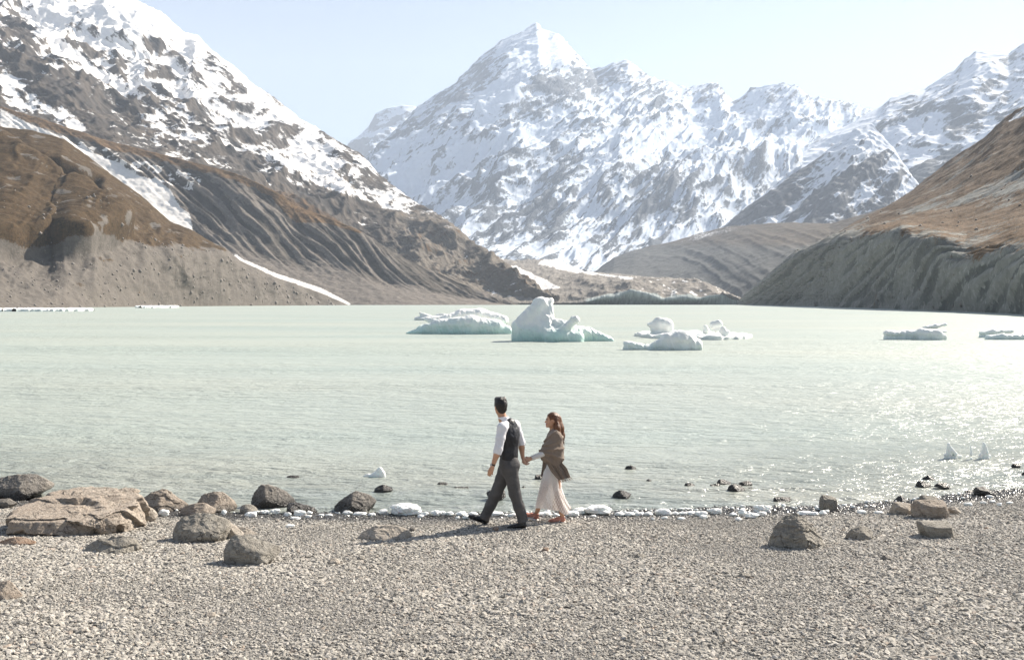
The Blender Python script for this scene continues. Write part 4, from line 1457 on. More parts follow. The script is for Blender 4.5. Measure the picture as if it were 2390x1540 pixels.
def berg(name, dist, lumps, mat, label, vox=0.06, k=0.14, noise=0.10, flute=0.0, conv=None, group=None, cat="iceberg"):
    """lumps: ((x, y, r), (x, y, r), dy) tapered capsules measured in the photograph, metres off the berg's own distance"""
    A = []
    for a, b, dy in lumps:
        pa, pb = conv(*a[:2]), conv(*b[:2])
        s = conv.scale * dist / FPX
        A.append((P(pa[0], pa[1], dist + dy[0]), P(pb[0], pb[1], dist + dy[1]), a[2] * s, b[2] * s, dy[2] if len(dy) > 2 else 1.0))
    lo = np.min([np.minimum(a, b) - max(r, q) * max(1, sq) - 0.5 for a, b, r, q, sq in A], 0)
    hi = np.max([np.maximum(a, b) + max(r, q) * max(1, sq) + 0.5 for a, b, r, q, sq in A], 0)
    lo[2] = -0.35
    F = Field(lo, hi, vox)
    for a, b, r, q, sq in A:
        F.capsule(a, b, r, q, k, squash=((0, 1, 0), sq))
        if min(a[2] - r, b[2] - q) < 0.7:                        # the body goes on below the water
            a2, b2 = a.copy(), b.copy()
            a2[2], b2[2] = min(a[2], 0.35 * r), min(b[2], 0.35 * q)
            F.capsule(a2, b2, r * 0.97, q * 0.97, k, squash=((0, 1, 0), sq))
    g = F.box(lo, hi, 0)[1]
    sl = tuple(slice(0, s) for s in g.shape[:3])
    near = np.abs(F.f[sl]) < 6 * vox + 0.5
    pts = g[near]
    d = noise * (fbm(pts / 0.9, 4) + 0.8 * (0.5 - ridged(pts / 1.3 + 3, 3)))
    if flute:
        q = pts * np.array([1.6, 1.6, 0.35]) + (pts[:, 2:3] * np.array([0.5, 0, 0]))
        d = d + flute * (0.5 - ridged(q / 0.9, 3))
    d = d + 0.25 * noise * fbm(pts / 0.22 + 9, 3)
    sub = F.f[sl]
    sub[near] += d.astype(np.float32)
    kz = int((0.05 - lo[2]) / vox) + 2           # the waterline stays filled under overhangs
    F.f[:, :, :kz] = np.minimum.accumulate(F.f[:, :, :kz][:, :, ::-1], axis=2)[:, :, ::-1]
    v, f = F.mesh()
    base = np.array([(lo[0] + hi[0]) / 2, dist, 0.0])
    me = mesh_np(name, v - base, f)
    o = link(name, me, mat, loc=tuple(base))
    return thing(o, label, cat, group)


class Conv:
    def __init__(self, ox, oy, s):
        self.o, self.scale = (ox, oy), s

    def __call__(self, x, y):
        return self.o[0] + x * self.scale, self.o[1] + y * self.scale


CA = Conv(908.2, 650.1, 0.36)
CB = Conv(1577.4, 688.3, 0.34)
GI = "icebergs floating on the lake"
berg("iceberg", 84, [((985, 162, 46), (865, 320, 74), (0, 0, 1.1)), ((1020, 158, 38), (950, 335, 92), (0.3, 0, 1.1)), ((1040, 175, 27), (1010, 330, 62), (0.2, -0.6)), ((950, 150, 22), (1044, 148, 26), (0, 0.3)),
                     ((860, 345, 60), (1120, 360, 66), (0, -0.6, 1.5)), ((1085, 300, 42), (1160, 330, 58), (-0.4, -0.8)), ((1120, 345, 36), (1208, 268, 22), (-1.6, -1.9)), ((1195, 262, 20), (1216, 268, 18), (-1.9, -1.9)),
                     ((1150, 360, 62), (1300, 350, 36), (-0.4, 0, 1.6)), ((1290, 352, 38), (1435, 398, 18), (0, -0.4, 1.8)), ((1050, 370, 52), (1230, 378, 34), (-1.6, -1.8, 1.2))],
     M_ice_blue, "tallest iceberg, a leaning blue-green fin with a low rubbly tail", conv=CA, group=GI, flute=0.10, noise=0.06)
berg("iceberg", 103, [((205, 330, 28), (330, 305, 36), (0, 0, 1.3)), ((320, 305, 40), (540, 290, 52), (0, -0.2, 1.3)), ((530, 290, 50), (700, 315, 46), (-0.2, 0, 1.4)), ((690, 315, 44), (772, 335, 26), (0, 0, 1.4)),
                      ((360, 275, 38), (470, 245, 44), (2.5, 3, 1.6)), ((470, 240, 44), (590, 232, 42), (3, 3, 1.7)), ((590, 235, 42), (740, 272, 34), (3, 2.5, 1.7)), ((200, 345, 22), (120, 352, 6), (0, 0, 2)),
                      ((240, 262, 16), (330, 300, 30), (1, 0.5))],
     M_ice_blue, "broad low iceberg with a turquoise front, left of the tall fin", conv=CA, group=GI, flute=0.07, noise=0.07, k=0.25)
berg("ice_floe", 184, [((175, 258, 10), (350, 252, 14), (0, 0, 3)), ((200, 222, 8), (225, 248, 20), (0, 0)), ((225, 240, 14), (260, 250, 16), (0, 0)), ((310, 240, 10), (355, 236, 12), (1, 1))],
     M_ice_dirty, "small dirty ice floe behind the broad low iceberg", conv=CA, group=GI, vox=0.12, k=0.3, cat="ice floe")
berg("iceberg", 68, [((1540, 425, 22), (1690, 446, 20), (0, 0, 1.4)), ((1530, 415, 12), (1560, 425, 18), (0, 0)), ((1690, 446, 22), (1800, 410, 46), (0, 0, 1.3)), ((1800, 400, 50), (1900, 392, 56), (0, 0, 1.4)), ((1900, 395, 56), (1985, 425, 44), (0, 0, 1.3)),
                     ((1880, 360, 22), (1960, 385, 32), (0.3, 0.3)), ((1985, 440, 30), (2015, 440, 12), (-0.3, -0.4))],
     M_ice_white, "smooth white iceberg with a long low tail, nearest of the drifting ice", conv=CA, group=GI, vox=0.05, noise=0.08, flute=0.08)


def floe(name, x0, x1, d0, d1, h, mat, label, group=GI, vox=0.10, bumps=0.25, extra=()):
    """flat floe lying between two distances"""
    dm = (d0 + d1) / 2
    a, b = P(x0, 760, dm)[0], P(x1, 760, dm)[0]
    lo, hi = np.array([a - 0.5, d0 - 0.5, -0.35]), np.array([b + 0.5, d1 + 0.5, h + 1.6])
    F = Field(lo, hi, vox)
    c = np.array([(a + b) / 2, dm, 0.0])

    def fn(p):
        q = (p - c) / np.array([(b - a) / 2, (d1 - d0) / 2, 1.0])
        r = np.hypot(q[..., 0], q[..., 1]) + 0.22 * fbm(np.stack([p[..., 0] / 2.2, p[..., 1] / 4.0, 0 * p[..., 0]], -1), 3)
        top = h * (0.55 + bumps * 2.6 * fbm(np.stack([p[..., 0] / 1.3, p[..., 1] / 2.2, 0 * p[..., 0] + 3], -1), 4))
        return np.maximum((r - 1) * min(b - a, d1 - d0) * 0.3, p[..., 2] - top)
    F.put(lo, hi, fn, k=0.0)
    for pa, pb, ra, rb in extra:
        F.capsule(pa, pb, ra, rb, 0.12)
    v, f = F.mesh()
    base = np.array([c[0], c[1], 0.0])
    o = link(name, mesh_np(name, v - base, f), mat, loc=tuple(base))
    return thing(o, label, "ice floe", group)


floe("ice_floe", 1490, 1742, 86, 104, 0.55, M_ice_dirty, "wide flat dirty ice floe carrying ice blocks, right of the tall fin")
floe("ice_floe", -60, 212, 372, 410, 1.7, M_ice_white, "long flat white ice floe by the left shore", vox=0.4)
floe("ice_floe", 335, 402, 640, 700, 2.2, M_ice_white, "tiny flat white floe at the foot of the grey scree", vox=0.6)
berg("ice_block", 93, [((1685, 300, 16), (1740, 305, 44), (0, 0)), ((1750, 292, 42), (1800, 305, 44), (0, 0)), ((1755, 275, 26), (1790, 285, 30), (0, 0)), ((1720, 330, 30), (1810, 325, 34), (0, 0))],
     M_ice_white, "rounded white ice block at the left end of the dirty floe", conv=CA, group="ice blocks on the dirty floe", noise=0.08, cat="ice block")
berg("ice_block", 90, [((2100, 305, 24), (2140, 295, 24), (0, 0)), ((2105, 290, 16), (2135, 283, 14), (0, 0)), ((2120, 335, 18), (2140, 330, 18), (0, 0))],
     M_ice_white, "biggest ice block on the right half of the dirty floe", conv=CA, group="ice blocks on the dirty floe", noise=0.05, cat="ice block")
berg("ice_block", 88, [((2165, 325, 18), (2178, 360, 24), (0, 0)), ((2150, 345, 12), (2195, 345, 12), (0, 0)), ((2176, 378, 20), (2170, 395, 20), (0, 0))],
     M_ice_white, "tilted squared ice block at the front of the dirty floe", conv=CA, group="ice blocks on the dirty floe", noise=0.04, cat="ice block", k=0.12)
berg("ice_block", 91, [((2050, 312, 13), (2058, 335, 17), (0, 0)), ((2045, 345, 14), (2066, 345, 14), (0, 0))],
     M_ice_white, "smallest ice block, standing between the two blocks on the dirty floe", conv=CA, group="ice blocks on the dirty floe", noise=0.03, cat="ice block", k=0.12)
berg("iceberg", 87, [((1450, 262, 22), (1560, 268, 22), (0, 0, 1.8)), ((1560, 265, 24), (1660, 262, 26), (0, 0, 1.6)), ((1680, 262, 32), (1790, 268, 36), (-0.6, -0.6, 1.5)), ((1790, 270, 32), (1850, 290, 12), (-0.6, -0.8, 1.5))],
     M_ice_white, "flat pale iceberg in the sun glitter, left one of the right pair", conv=CB, group=GI, noise=0.1, k=0.15)
berg("iceberg", 108, [((1700, 228, 12), (1780, 214, 16), (0, 0, 1.6)), ((1780, 214, 16), (1850, 206, 12), (0, 0, 1.6))],
     M_ice_dirty, "thin ice ridge showing behind the flat pale iceberg in the glitter", conv=CB, group=GI, noise=0.08, k=0.15)
berg("iceberg", 92, [((2095, 262, 14), (2180, 252, 20), (0, 0, 1.7)), ((2180, 252, 20), (2300, 250, 14), (0, 0, 1.7))],
     M_ice_white, "rear ice hummock near the right border in the glitter", conv=CB, group=GI, noise=0.08, k=0.15)
berg("iceberg", 87, [((2140, 290, 14), (2240, 285, 20), (0, 0, 1.7)), ((2240, 285, 20), (2380, 285, 17), (0, 0, 1.7)), ((2370, 275, 12), (2430, 285, 14), (0, 0))],
     M_ice_white, "front low iceberg cut by the right border in the glitter", conv=CB, group=GI, noise=0.08, k=0.15)

# bergy bits in the shallows
C2 = Conv(621.4, 1051.6, 0.32)
C4 = Conv(1768.6, 1003.8, 0.26)
GS = "small ice spikes in the shallows"
berg("ice_spike", 18.3, [((770, 190, 18), (835, 140, 14), (0, 0)), ((800, 185, 24), (848, 165, 18), (0, 0)), ((822, 140, 14), (828, 128, 8), (0, 0)), ((715, 190, 7), (745, 182, 12), (0, 0)), ((740, 190, 10), (860, 196, 10), (0, 0))],
     M_ice_small, "small white ice spike afloat left of the couple", conv=C2, group=GS, vox=0.011, k=0.03, noise=0.018, cat="ice")
berg("ice_spike", 20.4, [((1714, 124, 7), (1716, 215, 20), (0, 0)), ((1726, 150, 9), (1775, 215, 22), (0, 0)), ((1735, 190, 20), (1790, 225, 12), (0, 0.1)), ((1680, 225, 8), (1830, 228, 9), (0, 0.1))],
     M_ice_small, "left broad ice spike of the three in the glitter", conv=C4, group=GS, vox=0.010, k=0.02, noise=0.045, cat="ice")
berg("ice_spike", 20.3, [((1912, 145, 9), (1916, 220, 16), (0, 0))],
     M_ice_small, "thin middle ice spike of the three in the glitter", conv=C4, group=GS, vox=0.010, k=0.03, noise=0.015, cat="ice")
berg("ice_spike", 20.4, [((2027, 116, 7), (2022, 215, 26), (0, 0)), ((2033, 130, 9), (2046, 200, 20), (0, 0)), ((2050, 190, 10), (2060, 222, 14), (0, 0)), ((1985, 226, 8), (2085, 228, 8), (0, 0.1))],
     M_ice_small, "right tall ice spike of the three in the glitter", conv=C4, group=GS, vox=0.010, k=0.02, noise=0.045, cat="ice")

# chunks washed up along the waterline: (x0, x1, top, bottom) in the photograph
GC = "ice chunks washed up along the waterline"


def rows(conv, *r):
    return [(*conv(a, c), *conv(b, d)) for a, b, c, d in r]


CH = rows(Conv(0, 1051.6, 0.32), (895, 975, 365, 475), (1150, 1225, 430, 480), (1780, 1865, 450, 490), (1890, 1960, 435, 465), (2075, 2140, 540, 560))
CH += rows(C2, (25, 95, 425, 465), (125, 180, 450, 482), (190, 285, 435, 482), (170, 240, 485, 507), (285, 325, 470, 492), (380, 420, 462, 482), (425, 480, 462, 482), (555, 625, 438, 475), (630, 722, 448, 478), (740, 795, 455, 482),
           (820, 885, 428, 472), (900, 1105, 397, 478), (1110, 1180, 448, 482), (1195, 1275, 436, 480), (1270, 1312, 442, 476), (1305, 1368, 445, 478), (1380, 1462, 448, 478), (1378, 1412, 475, 502), (1470, 1542, 448, 480), (1430, 1520, 472, 502),
           (1640, 1725, 450, 477), (1765, 1832, 460, 486), (1985, 2080, 450, 482), (2090, 2132, 455, 482), (2185, 2280, 445, 487), (2240, 2330, 420, 472))
CH += rows(Conv(1290.6, 1051.6, 0.26), (120, 230, 540, 597), (190, 300, 518, 572), (300, 530, 503, 582), (550, 650, 550, 592), (640, 745, 552, 592), (740, 820, 552, 588), (815, 900, 550, 588), (922, 1062, 525, 587), (1060, 1135, 550, 582), (1130, 1205, 550, 580),
           (1200, 1285, 545, 578), (1280, 1390, 545, 592), (1320, 1392, 578, 612), (1405, 1520, 518, 572), (1590, 1660, 560, 590), (1662, 1750, 533, 592), (1735, 1852, 560, 612), (1640, 1698, 598, 632), (1812, 1962, 493, 562), (1840, 1920, 545, 592),
           (972, 1032, 590, 616), (880, 915, 600, 624), (1120, 1190, 600, 622), (340, 390, 578, 600), (2200, 2330, 545, 585), (2310, 2390, 548, 585))
CH += rows(C4, (470, 552, 735, 772), (558, 620, 722, 768), (600, 650, 715, 745), (900, 980, 720, 752), (1050, 1130, 730, 752), (1860, 1932, 648, 682), (2088, 2142, 628, 652), (2150, 2202, 652, 684), (2010, 2060, 640, 660), (2240, 2300, 640, 662))
SPECIAL = {0: "white ice lump wedged between the huge tan slab and the layered rock", 16: "largest white ice chunk at the waterline, left of the couple", 33: "long white ice lump at the waterline right of the woman",
           38: "domed white ice lump in the middle of the ice row right of the woman", 49: "tall white ice lump behind the pyramid-shaped boulder's left side", 15: "ice lump touching the left side of the largest ice chunk",
           4: "flat ice piece on open gravel nearer the camera than the ice row"}
MARKS = [(0, "the huge tan slab"), (340, "the round tan boulder"), (655, "the dark pointed rock"), (822, "the dark domed rock"), (942, "the largest ice chunk"), (1118, "the man's front shoe"),
         (1210, "the man's rear shoe"), (1308, "the woman's rear shoe"), (1398, "the long ice lump by the woman"), (1548, "the domed ice lump"), (1781, "the tall ice lump"), (1860, "the pyramid-shaped boulder"),
         (1938, "the upright blocky rock"), (2190, "the big squared rock")]
ORD = "first second third fourth fifth sixth seventh eighth ninth tenth eleventh twelfth thirteenth fourteenth fifteenth sixteenth seventeenth eighteenth".split()
LABEL, count = {}, {}
for k in sorted(range(len(CH)), key=lambda q: CH[q][0] + CH[q][2]):
    if k in SPECIAL:
        continue
    mk = [n_ for x_, n_ in MARKS if x_ <= (CH[k][0] + CH[k][2]) / 2][-1]
    count[mk] = count.get(mk, 0) + 1
    LABEL[k] = "%s white ice chunk right of %s in the row" % (ORD[count[mk] - 1], mk)
for k, (x0, y0, x1, y1) in enumerate(CH):
    rng = np.random.RandomState(300 + k)
    g0 = G((x0 + x1) / 2, y1)
    d0 = g0[1]
    w, h = (x1 - x0) / FPX * d0, (y1 - y0) / FPX * d0
    dep = w * rng.uniform(0.6, 0.9)
    v, f = ico(5 if w > 0.25 else 4)
    p = v * np.array([w / 2, dep / 2, h * 0.5])
    pw = rng.uniform(1.7, 2.8)
    q = np.abs(v) ** pw
    p = p * (1 / q.sum(1) ** (1 / pw))[:, None]
    so = rng.uniform(0, 90, 3)
    p = p * (1 + 0.55 * fbm(v * 1.2 + so, 3) + 0.22 * (ridged(v * 2.3 + so, 3) - 0.5))[:, None]
    p[:, 2] = np.maximum(p[:, 2], -h * 0.55)
    p[:, 2] += h * 0.42
    R_ = np.array([[math.cos(a_ := rng.uniform(-0.3, 0.3)), -math.sin(a_), 0], [math.sin(a_), math.cos(a_), 0], [0, 0, 1]])
    p = p @ R_.T
    cy = d0 + dep * 0.45
    zb = float(beach_z(g0[0], d0))
    big_ = w > 0.19
    lab = SPECIAL.get(k)
    if lab is None:
        lab = LABEL[k]
    o = link("ice_chunk", mesh_np("ice_chunk", p, f), M_ice_small, loc=(g0[0], cy, max(zb, -0.02)))
    thing(o, lab, "ice chunk", GC)


# fragments and crumbs of the same ice between the chunks
rng = np.random.RandomState(77)
n_ = 230
v0, f0 = ico(1)
VV, FF = [], []
for k in range(n_):
    px_ = rng.uniform(330, 2390)
    x_ = float(W(px_, 1192)[0])
    y_ = float(shore(x_)) - abs(rng.normal(0.10, 0.22)) + 0.08
    s_ = 0.010 + 0.035 * rng.rand() ** 3
    p = v0 * s_ * rng.uniform(0.6, 1.4, 3) * np.array([1.2, 1, 0.7]) * (1 + 0.3 * rng.normal(size=(len(v0), 1)))
    FF.append(f0 + len(v0) * k)
    VV.append(p + np.array([x_, y_, max(float(beach_z(x_, y_)), -0.01) + 0.016 + s_ * 0.2]))
setting(link("ice_crumbs", mesh_np("ice_crumbs", np.concatenate(VV), np.concatenate(FF), smooth=False), M_ice_small), kind="stuff", label="crumbs of white ice scattered along the waterline")
# ------------------------------------------------------------------ the couple
def unit(v):
    v = np.asarray(v, float)
    return v / np.linalg.norm(v)


def cloth_mat(name, c1, c2, sc=60.0, rough=0.85, weave=0.4, spec=0.2, sheen=0.0):
    m = NT(name)
    co = m.coord("Object")
    n1 = m.noise(co, 9.0, 4, 0.6)
    n2 = m.noise(m.mapping(co, (1, 1, 3)), sc * 4, 3, 0.6)
    col = m.mix(m.maprange(n1, 0.35, 0.65), c1, c2)
    col = m.mix(m.maprange(n2, 0.4, 0.65, 0, weave), col, tuple(c * 0.6 for c in c1))
    return m.done(m.bsdf(col, rough, m.bump(m.math('ADD', n1, m.math('MULTIPLY', n2, 0.25)), 0.3, 0.006), spec=spec, Sheen_Weight=sheen))


M_skin = NT("skin")
_n = M_skin.noise(M_skin.coord(), 18.0, 4, 0.6)
M_skin = M_skin.done(M_skin.bsdf(M_skin.mix(M_skin.maprange(_n, 0.35, 0.65), (0.48, 0.265, 0.165), (0.55, 0.32, 0.21)), 0.5, spec=0.35, Subsurface_Weight=0.08, Subsurface_Radius=(0.02, 0.008, 0.004), Subsurface_Scale=0.4))
M_shirt = cloth_mat("white_cotton", (0.74, 0.73, 0.76), (0.80, 0.79, 0.80), weave=0.1)
M_vest = cloth_mat("dark_satin", (0.011, 0.012, 0.017), (0.020, 0.021, 0.027), rough=0.45, weave=0.3, spec=0.4)
M_trouser = cloth_mat("grey_wool", (0.088, 0.085, 0.085), (0.115, 0.111, 0.110), weave=0.4)
M_black = cloth_mat("black_leather", (0.012, 0.011, 0.011), (0.02, 0.019, 0.018), rough=0.35, spec=0.5)
M_lips = cloth_mat("lips", (0.42, 0.12, 0.10), (0.45, 0.14, 0.12), rough=0.4)
M_eye = cloth_mat("dark_iris", (0.02, 0.012, 0.01), (0.03, 0.02, 0.015), rough=0.15, spec=0.6)
M_coral = cloth_mat("coral_suede", (0.45, 0.20, 0.15), (0.52, 0.25, 0.19), weave=0.2)
M_sole = cloth_mat("white_rubber", (0.70, 0.66, 0.63), (0.76, 0.73, 0.70), weave=0.05)
M_lace_red = cloth_mat("orange_laces", (0.55, 0.13, 0.06), (0.6, 0.16, 0.08))
M_steel = cloth_mat("watch_steel", (0.5, 0.5, 0.5), (0.6, 0.6, 0.6), rough=0.25, spec=0.8)


def hair_mat(name, c1, c2, stretch=(1, 1, 0.12)):
    m = NT(name)
    co = m.coord("Object")
    s = m.noise(m.mapping(co, stretch), 110.0, 4, 0.7)
    b = m.noise(m.mapping(co, stretch), 26.0, 3, 0.6)
    col = m.mix(m.maprange(s, 0.35, 0.65), c1, c2)
    col = m.mix(m.maprange(b, 0.4, 0.7, 0, 0.6), col, tuple(c * 0.45 for c in c1))
    return m.done(m.bsdf(col, 0.42, m.bump(m.math('ADD', s, m.math('MULTIPLY', b, 2.0)), 0.8, 0.006), spec=0.45))


M_hair_black = hair_mat("black_hair", (0.008, 0.006, 0.005), (0.022, 0.014, 0.010))
M_hair_brown = hair_mat("auburn_hair", (0.075, 0.027, 0.010), (0.22, 0.085, 0.03))


def mk_shawl():
    m = NT("taupe_plaid_wool")
    co = m.coord("Object")
    u = m.mapping(co, (1, 1, 1), rot=(0.0, 0.5, 0.15))
    a = m.n("TexWave", wave_type='BANDS', bands_direction='X')
    b = m.n("TexWave", wave_type='BANDS', bands_direction='Z')
    for w, s in ((a, 24.0), (b, 24.0)):
        m.l(u, w.inputs["Vector"])
        w.inputs["Scale"].default_value = s
        w.inputs["Distortion"].default_value = 1.2
        w.inputs["Detail"].default_value = 2.0
    f = m.noise(co, 260.0, 3, 0.7)
    col = m.mix(m.maprange(m.math('MULTIPLY', m.math('ADD', a.outputs["Fac"], b.outputs["Fac"]), 0.5), 0.2, 0.8), (0.19, 0.145, 0.115), (0.32, 0.26, 0.21))
    col = m.mix(m.maprange(f, 0.4, 0.65, 0, 0.45), col, (0.12, 0.09, 0.072))
    return m.done(m.bsdf(col, 0.95, m.bump(f, 0.4, 0.004), spec=0.1, Sheen_Weight=0.2))


def mk_lace():
    m = NT("white_lace")
    co = m.coord("Object")
    s = m.n("SeparateXYZ")
    m.l(co, s.inputs[0])
    # rows of small diamonds worked into the lower dress
    ux = m.math('MULTIPLY', s.outputs[0], 26.0)
    uz = m.math('MULTIPLY', s.outputs[2], 15.0)
    p1 = m.math('ABSOLUTE', m.math('SUBTRACT', m.math('FRACT', m.math('ADD', ux, uz)), 0.5))
    p2 = m.math('ABSOLUTE', m.math('SUBTRACT', m.math('FRACT', m.math('SUBTRACT', ux, uz)), 0.5))
    dia = m.math('MINIMUM', p1, p2)
    blocks = m.noise(m.mapping(co, (8, 3, 1.5)), 1.0, 2, 0.5)
    band = m.math('MULTIPLY', m.maprange(dia, 0.05, 0.14, 1, 0), m.maprange(blocks, 0.47, 0.55))
    low = m.maprange(s.outputs[2], 0.50, 0.62, 1, 0)
    f = m.voro(co, 150.0)
    holes = m.math('MULTIPLY', m.maprange(f, 0.42, 0.6), low)
    band = m.math('MULTIPLY', band, low)
    col = m.mix(band, (0.85, 0.835, 0.81), (0.36, 0.26, 0.22))
    b = m.bsdf(col, 0.85, m.bump(f, 0.3, 0.003), spec=0.15)
    tl = m.n("BsdfTranslucent")
    tl.inputs[0].default_value = (0.8, 0.72, 0.66, 1)
    tr = m.n("BsdfTransparent")
    x1 = m.n("MixShader")
    x1.inputs[0].default_value = 0.28
    m.l(b, x1.inputs[1])
    m.l(tl.outputs[0], x1.inputs[2])
    x2 = m.n("MixShader")
    m.l(m.math('MULTIPLY', m.math('ADD', m.math('MULTIPLY', holes, 0.32), m.math('MULTIPLY', low, 0.04)), 1.0, clamp=True), x2.inputs[0])
    m.l(x1.outputs[0], x2.inputs[1])
    m.l(tr.outputs[0], x2.inputs[2])
    return m.done(x2.outputs[0])


M_shawl, M_lace = mk_shawl(), mk_lace()


class Person:
    def __init__(self, dist, foot, label):
        self.d = dist
        self.s = 0.2359 / FPX * dist
        g = self.J(*foot)
        self.base = np.array([g[0], g[1], float(beach_z(g[0], g[1]))])   # the feet press into the pebbles
        self.root = empty("person", tuple(self.base))
        thing(self.root, label, "person", None)

    def J(self, zx, zy, dy=0.0):
        return P(1070.8 + zx * 0.2359, 908.3 + zy * 0.2359, self.d + dy)

    def part(self, name, F, mat, parent=None, wrinkle=0.0, wscale=0.06, label=None, smooth_it=1):
        v, f = F.mesh()
        if wrinkle:
            n = fbm(v / wscale, 3) + 0.6 * (0.5 - ridged(v / (wscale * 1.6) + 5, 3))
            c = v[f]
            fn = np.cross(c[:, 1] - c[:, 0], c[:, 2] - c[:, 0])
            vn = np.zeros_like(v)
            for k in range(4):
                np.add.at(vn, f[:, k], fn)
            vn /= np.maximum(np.linalg.norm(vn, axis=1, keepdims=True), 1e-12)
            v = v + vn * (wrinkle * n)[:, None]
        o = link(name, mesh_np(name, v - self.base, f), mat, parent or self.root)
        if label:
            o["label"] = label
        return o

    def raw(self, name, v, f, mat, parent=None, smooth=True):
        return link(name, mesh_np(name, np.asarray(v) - self.base, f, smooth), mat, parent or self.root)


def frame(f, up=(0, 0, 1)):
    f = unit(f)
    r = unit(np.cross(f, up))          # to the person's right
    u = np.cross(r, f)
    return r, f, u


def head(F, c, f, s=1.0, up=(0, 0, 1), fem=0.0):
    """skull, jaw, nose, brow, lips, ears; c = middle of the skull, f = where the face looks"""
    r, f, u = frame(f, up)
    A = np.array([r, f, u])
    at = lambda x, y, z: c + (r * x + f * y + u * z) * s
    F.ball(at(0, -0.012, 0.025), (0.076 * s, 0.094 * s, 0.088 * s), 0.02, A)
    F.ball(at(0, 0.022, -0.035), (0.060 * s, 0.062 * s, 0.075 * s), 0.03, A)
    F.capsule(at(0.045, 0.0, -0.062), at(0.012, 0.062, -0.092), 0.020 * s, 0.016 * s, 0.02)
    F.capsule(at(-0.045, 0.0, -0.062), at(-0.012, 0.062, -0.092), 0.020 * s, 0.016 * s, 0.02)
    F.ball(at(0, 0.071, -0.094), (0.015 * s,) * 3, 0.015)                      # chin
    F.capsule(at(0.032, 0.076, 0.012), at(-0.032, 0.076, 0.012), 0.010 * s, 0.010 * s, 0.012)   # brow
    F.ball(at(0.030, 0.082, -0.008), (0.013 * s, 0.008 * s, 0.009 * s), 0.006, A, op='cut')
    F.ball(at(-0.030, 0.082, -0.008), (0.013 * s, 0.008 * s, 0.009 * s), 0.006, A, op='cut')
    F.capsule(at(0, 0.082, 0.004), at(0, 0.102, -0.034), 0.007 * s, 0.011 * s, 0.008)           # nose
    F.ball(at(0.010, 0.090, -0.038), (0.008 * s,) * 3, 0.006)
    F.ball(at(-0.010, 0.090, -0.038), (0.008 * s,) * 3, 0.006)
    F.capsule(at(0.030, 0.062, -0.025), at(0.036, 0.05, -0.04), 0.018 * s, 0.016 * s, 0.02)     # cheeks
    F.capsule(at(-0.030, 0.062, -0.025), at(-0.036, 0.05, -0.04), 0.018 * s, 0.016 * s, 0.02)
    F.capsule(at(0.014, 0.080, -0.060), at(-0.014, 0.080, -0.060), 0.006 * s, 0.006 * s, 0.004)  # lips
    F.capsule(at(0.012, 0.078, -0.070), at(-0.012, 0.078, -0.070), 0.006 * s, 0.006 * s, 0.004)
    for sg in (1, -1):                                                          # ears
        F.ball(at(sg * 0.078, -0.008, -0.010), (0.008 * s, 0.018 * s, 0.031 * s), 0.006, A)
        F.ball(at(sg * 0.090, -0.004, -0.006), (0.007 * s, 0.009 * s, 0.016 * s), 0.004, A, op='cut')
    return at, A


def face_bits(per, at, A, s, h=0.003):
    lo, hi = at(0, 0.08, -0.02) - 0.09, at(0, 0.08, -0.02) + 0.09
    for sg in (1, -1):
        F = Field(lo, hi, h)
        F.ball(at(sg * 0.030, 0.074, -0.008), (0.0115 * s, 0.0085 * s, 0.0075 * s), 0, A)
        per.part("eye", F, M_eye)
        F = Field(lo, hi, h)
        F.chain([(at(sg * 0.014, 0.090, 0.010), 0.0036), (at(sg * 0.030, 0.087, 0.016), 0.0042), (at(sg * 0.046, 0.072, 0.012), 0.003)], 0.002)
        per.part("eyebrow", F, M_hair_black)
    F = Field(lo, hi, h)
    F.chain([(at(0.021, 0.077, -0.062), 0.0035), (at(0.007, 0.085, -0.060), 0.0055), (at(-0.007, 0.085, -0.060), 0.0055), (at(-0.021, 0.077, -0.062), 0.0035)], 0.003)
    F.chain([(at(0.016, 0.078, -0.069), 0.004), (at(0, 0.083, -0.071), 0.006), (at(-0.016, 0.078, -0.069), 0.004)], 0.003)
    per.part("lips", F, M_lips)


def hand(F, wrist, knuckle, across, palmdir, curl, s=1.0, thumb=1):
    """palm with four unequal bent fingers and a thumb; across = knuckle row from index to little finger"""
    wrist, knuckle = np.asarray(wrist), np.asarray(knuckle)
    ax, pd = unit(across), unit(palmdir)
    d = unit(knuckle - wrist)
    for k in range(4):
        o = ax * (k - 1.5) * 0.0195 * s
        kn = knuckle + o - d * 0.004 * abs(k - 1.2)
        F.capsule(wrist + o * 0.55, kn, 0.0150 * s, 0.0118 * s, 0.014)
        ln = (0.044, 0.050, 0.047, 0.036)[k] * s
        a1, a2 = curl[0], curl[1]
        q1 = kn + (d * math.cos(a1) + pd * math.sin(a1)) * ln
        q2 = q1 + (d * math.cos(a1 + a2) + pd * math.sin(a1 + a2)) * ln * 0.75
        F.chain([(kn, 0.0098 * s), (q1, 0.0086 * s), (q2, 0.0068 * s)], 0.004)
    t0 = wrist + (knuckle - wrist) * 0.30 - ax * 0.026 * s + pd * 0.006
    t1 = t0 + (d * 0.7 - ax * 0.5 + pd * 0.45 * thumb) * 0.042 * s
    t2 = t1 + (d * 0.9 + pd * 0.4 * thumb) * 0.032 * s
    F.chain([(t0, 0.0145 * s), (t1, 0.0105 * s), (t2, 0.008 * s)], 0.008)


def cut_below(F, c, n, lo, hi, k=0.004):
    """remove everything on the n side of the plane through c, inside the box"""
    n = unit(n)
    F.put(lo, hi, lambda p: -((p - c) @ n), k=k, op='cut', margin=0.0)


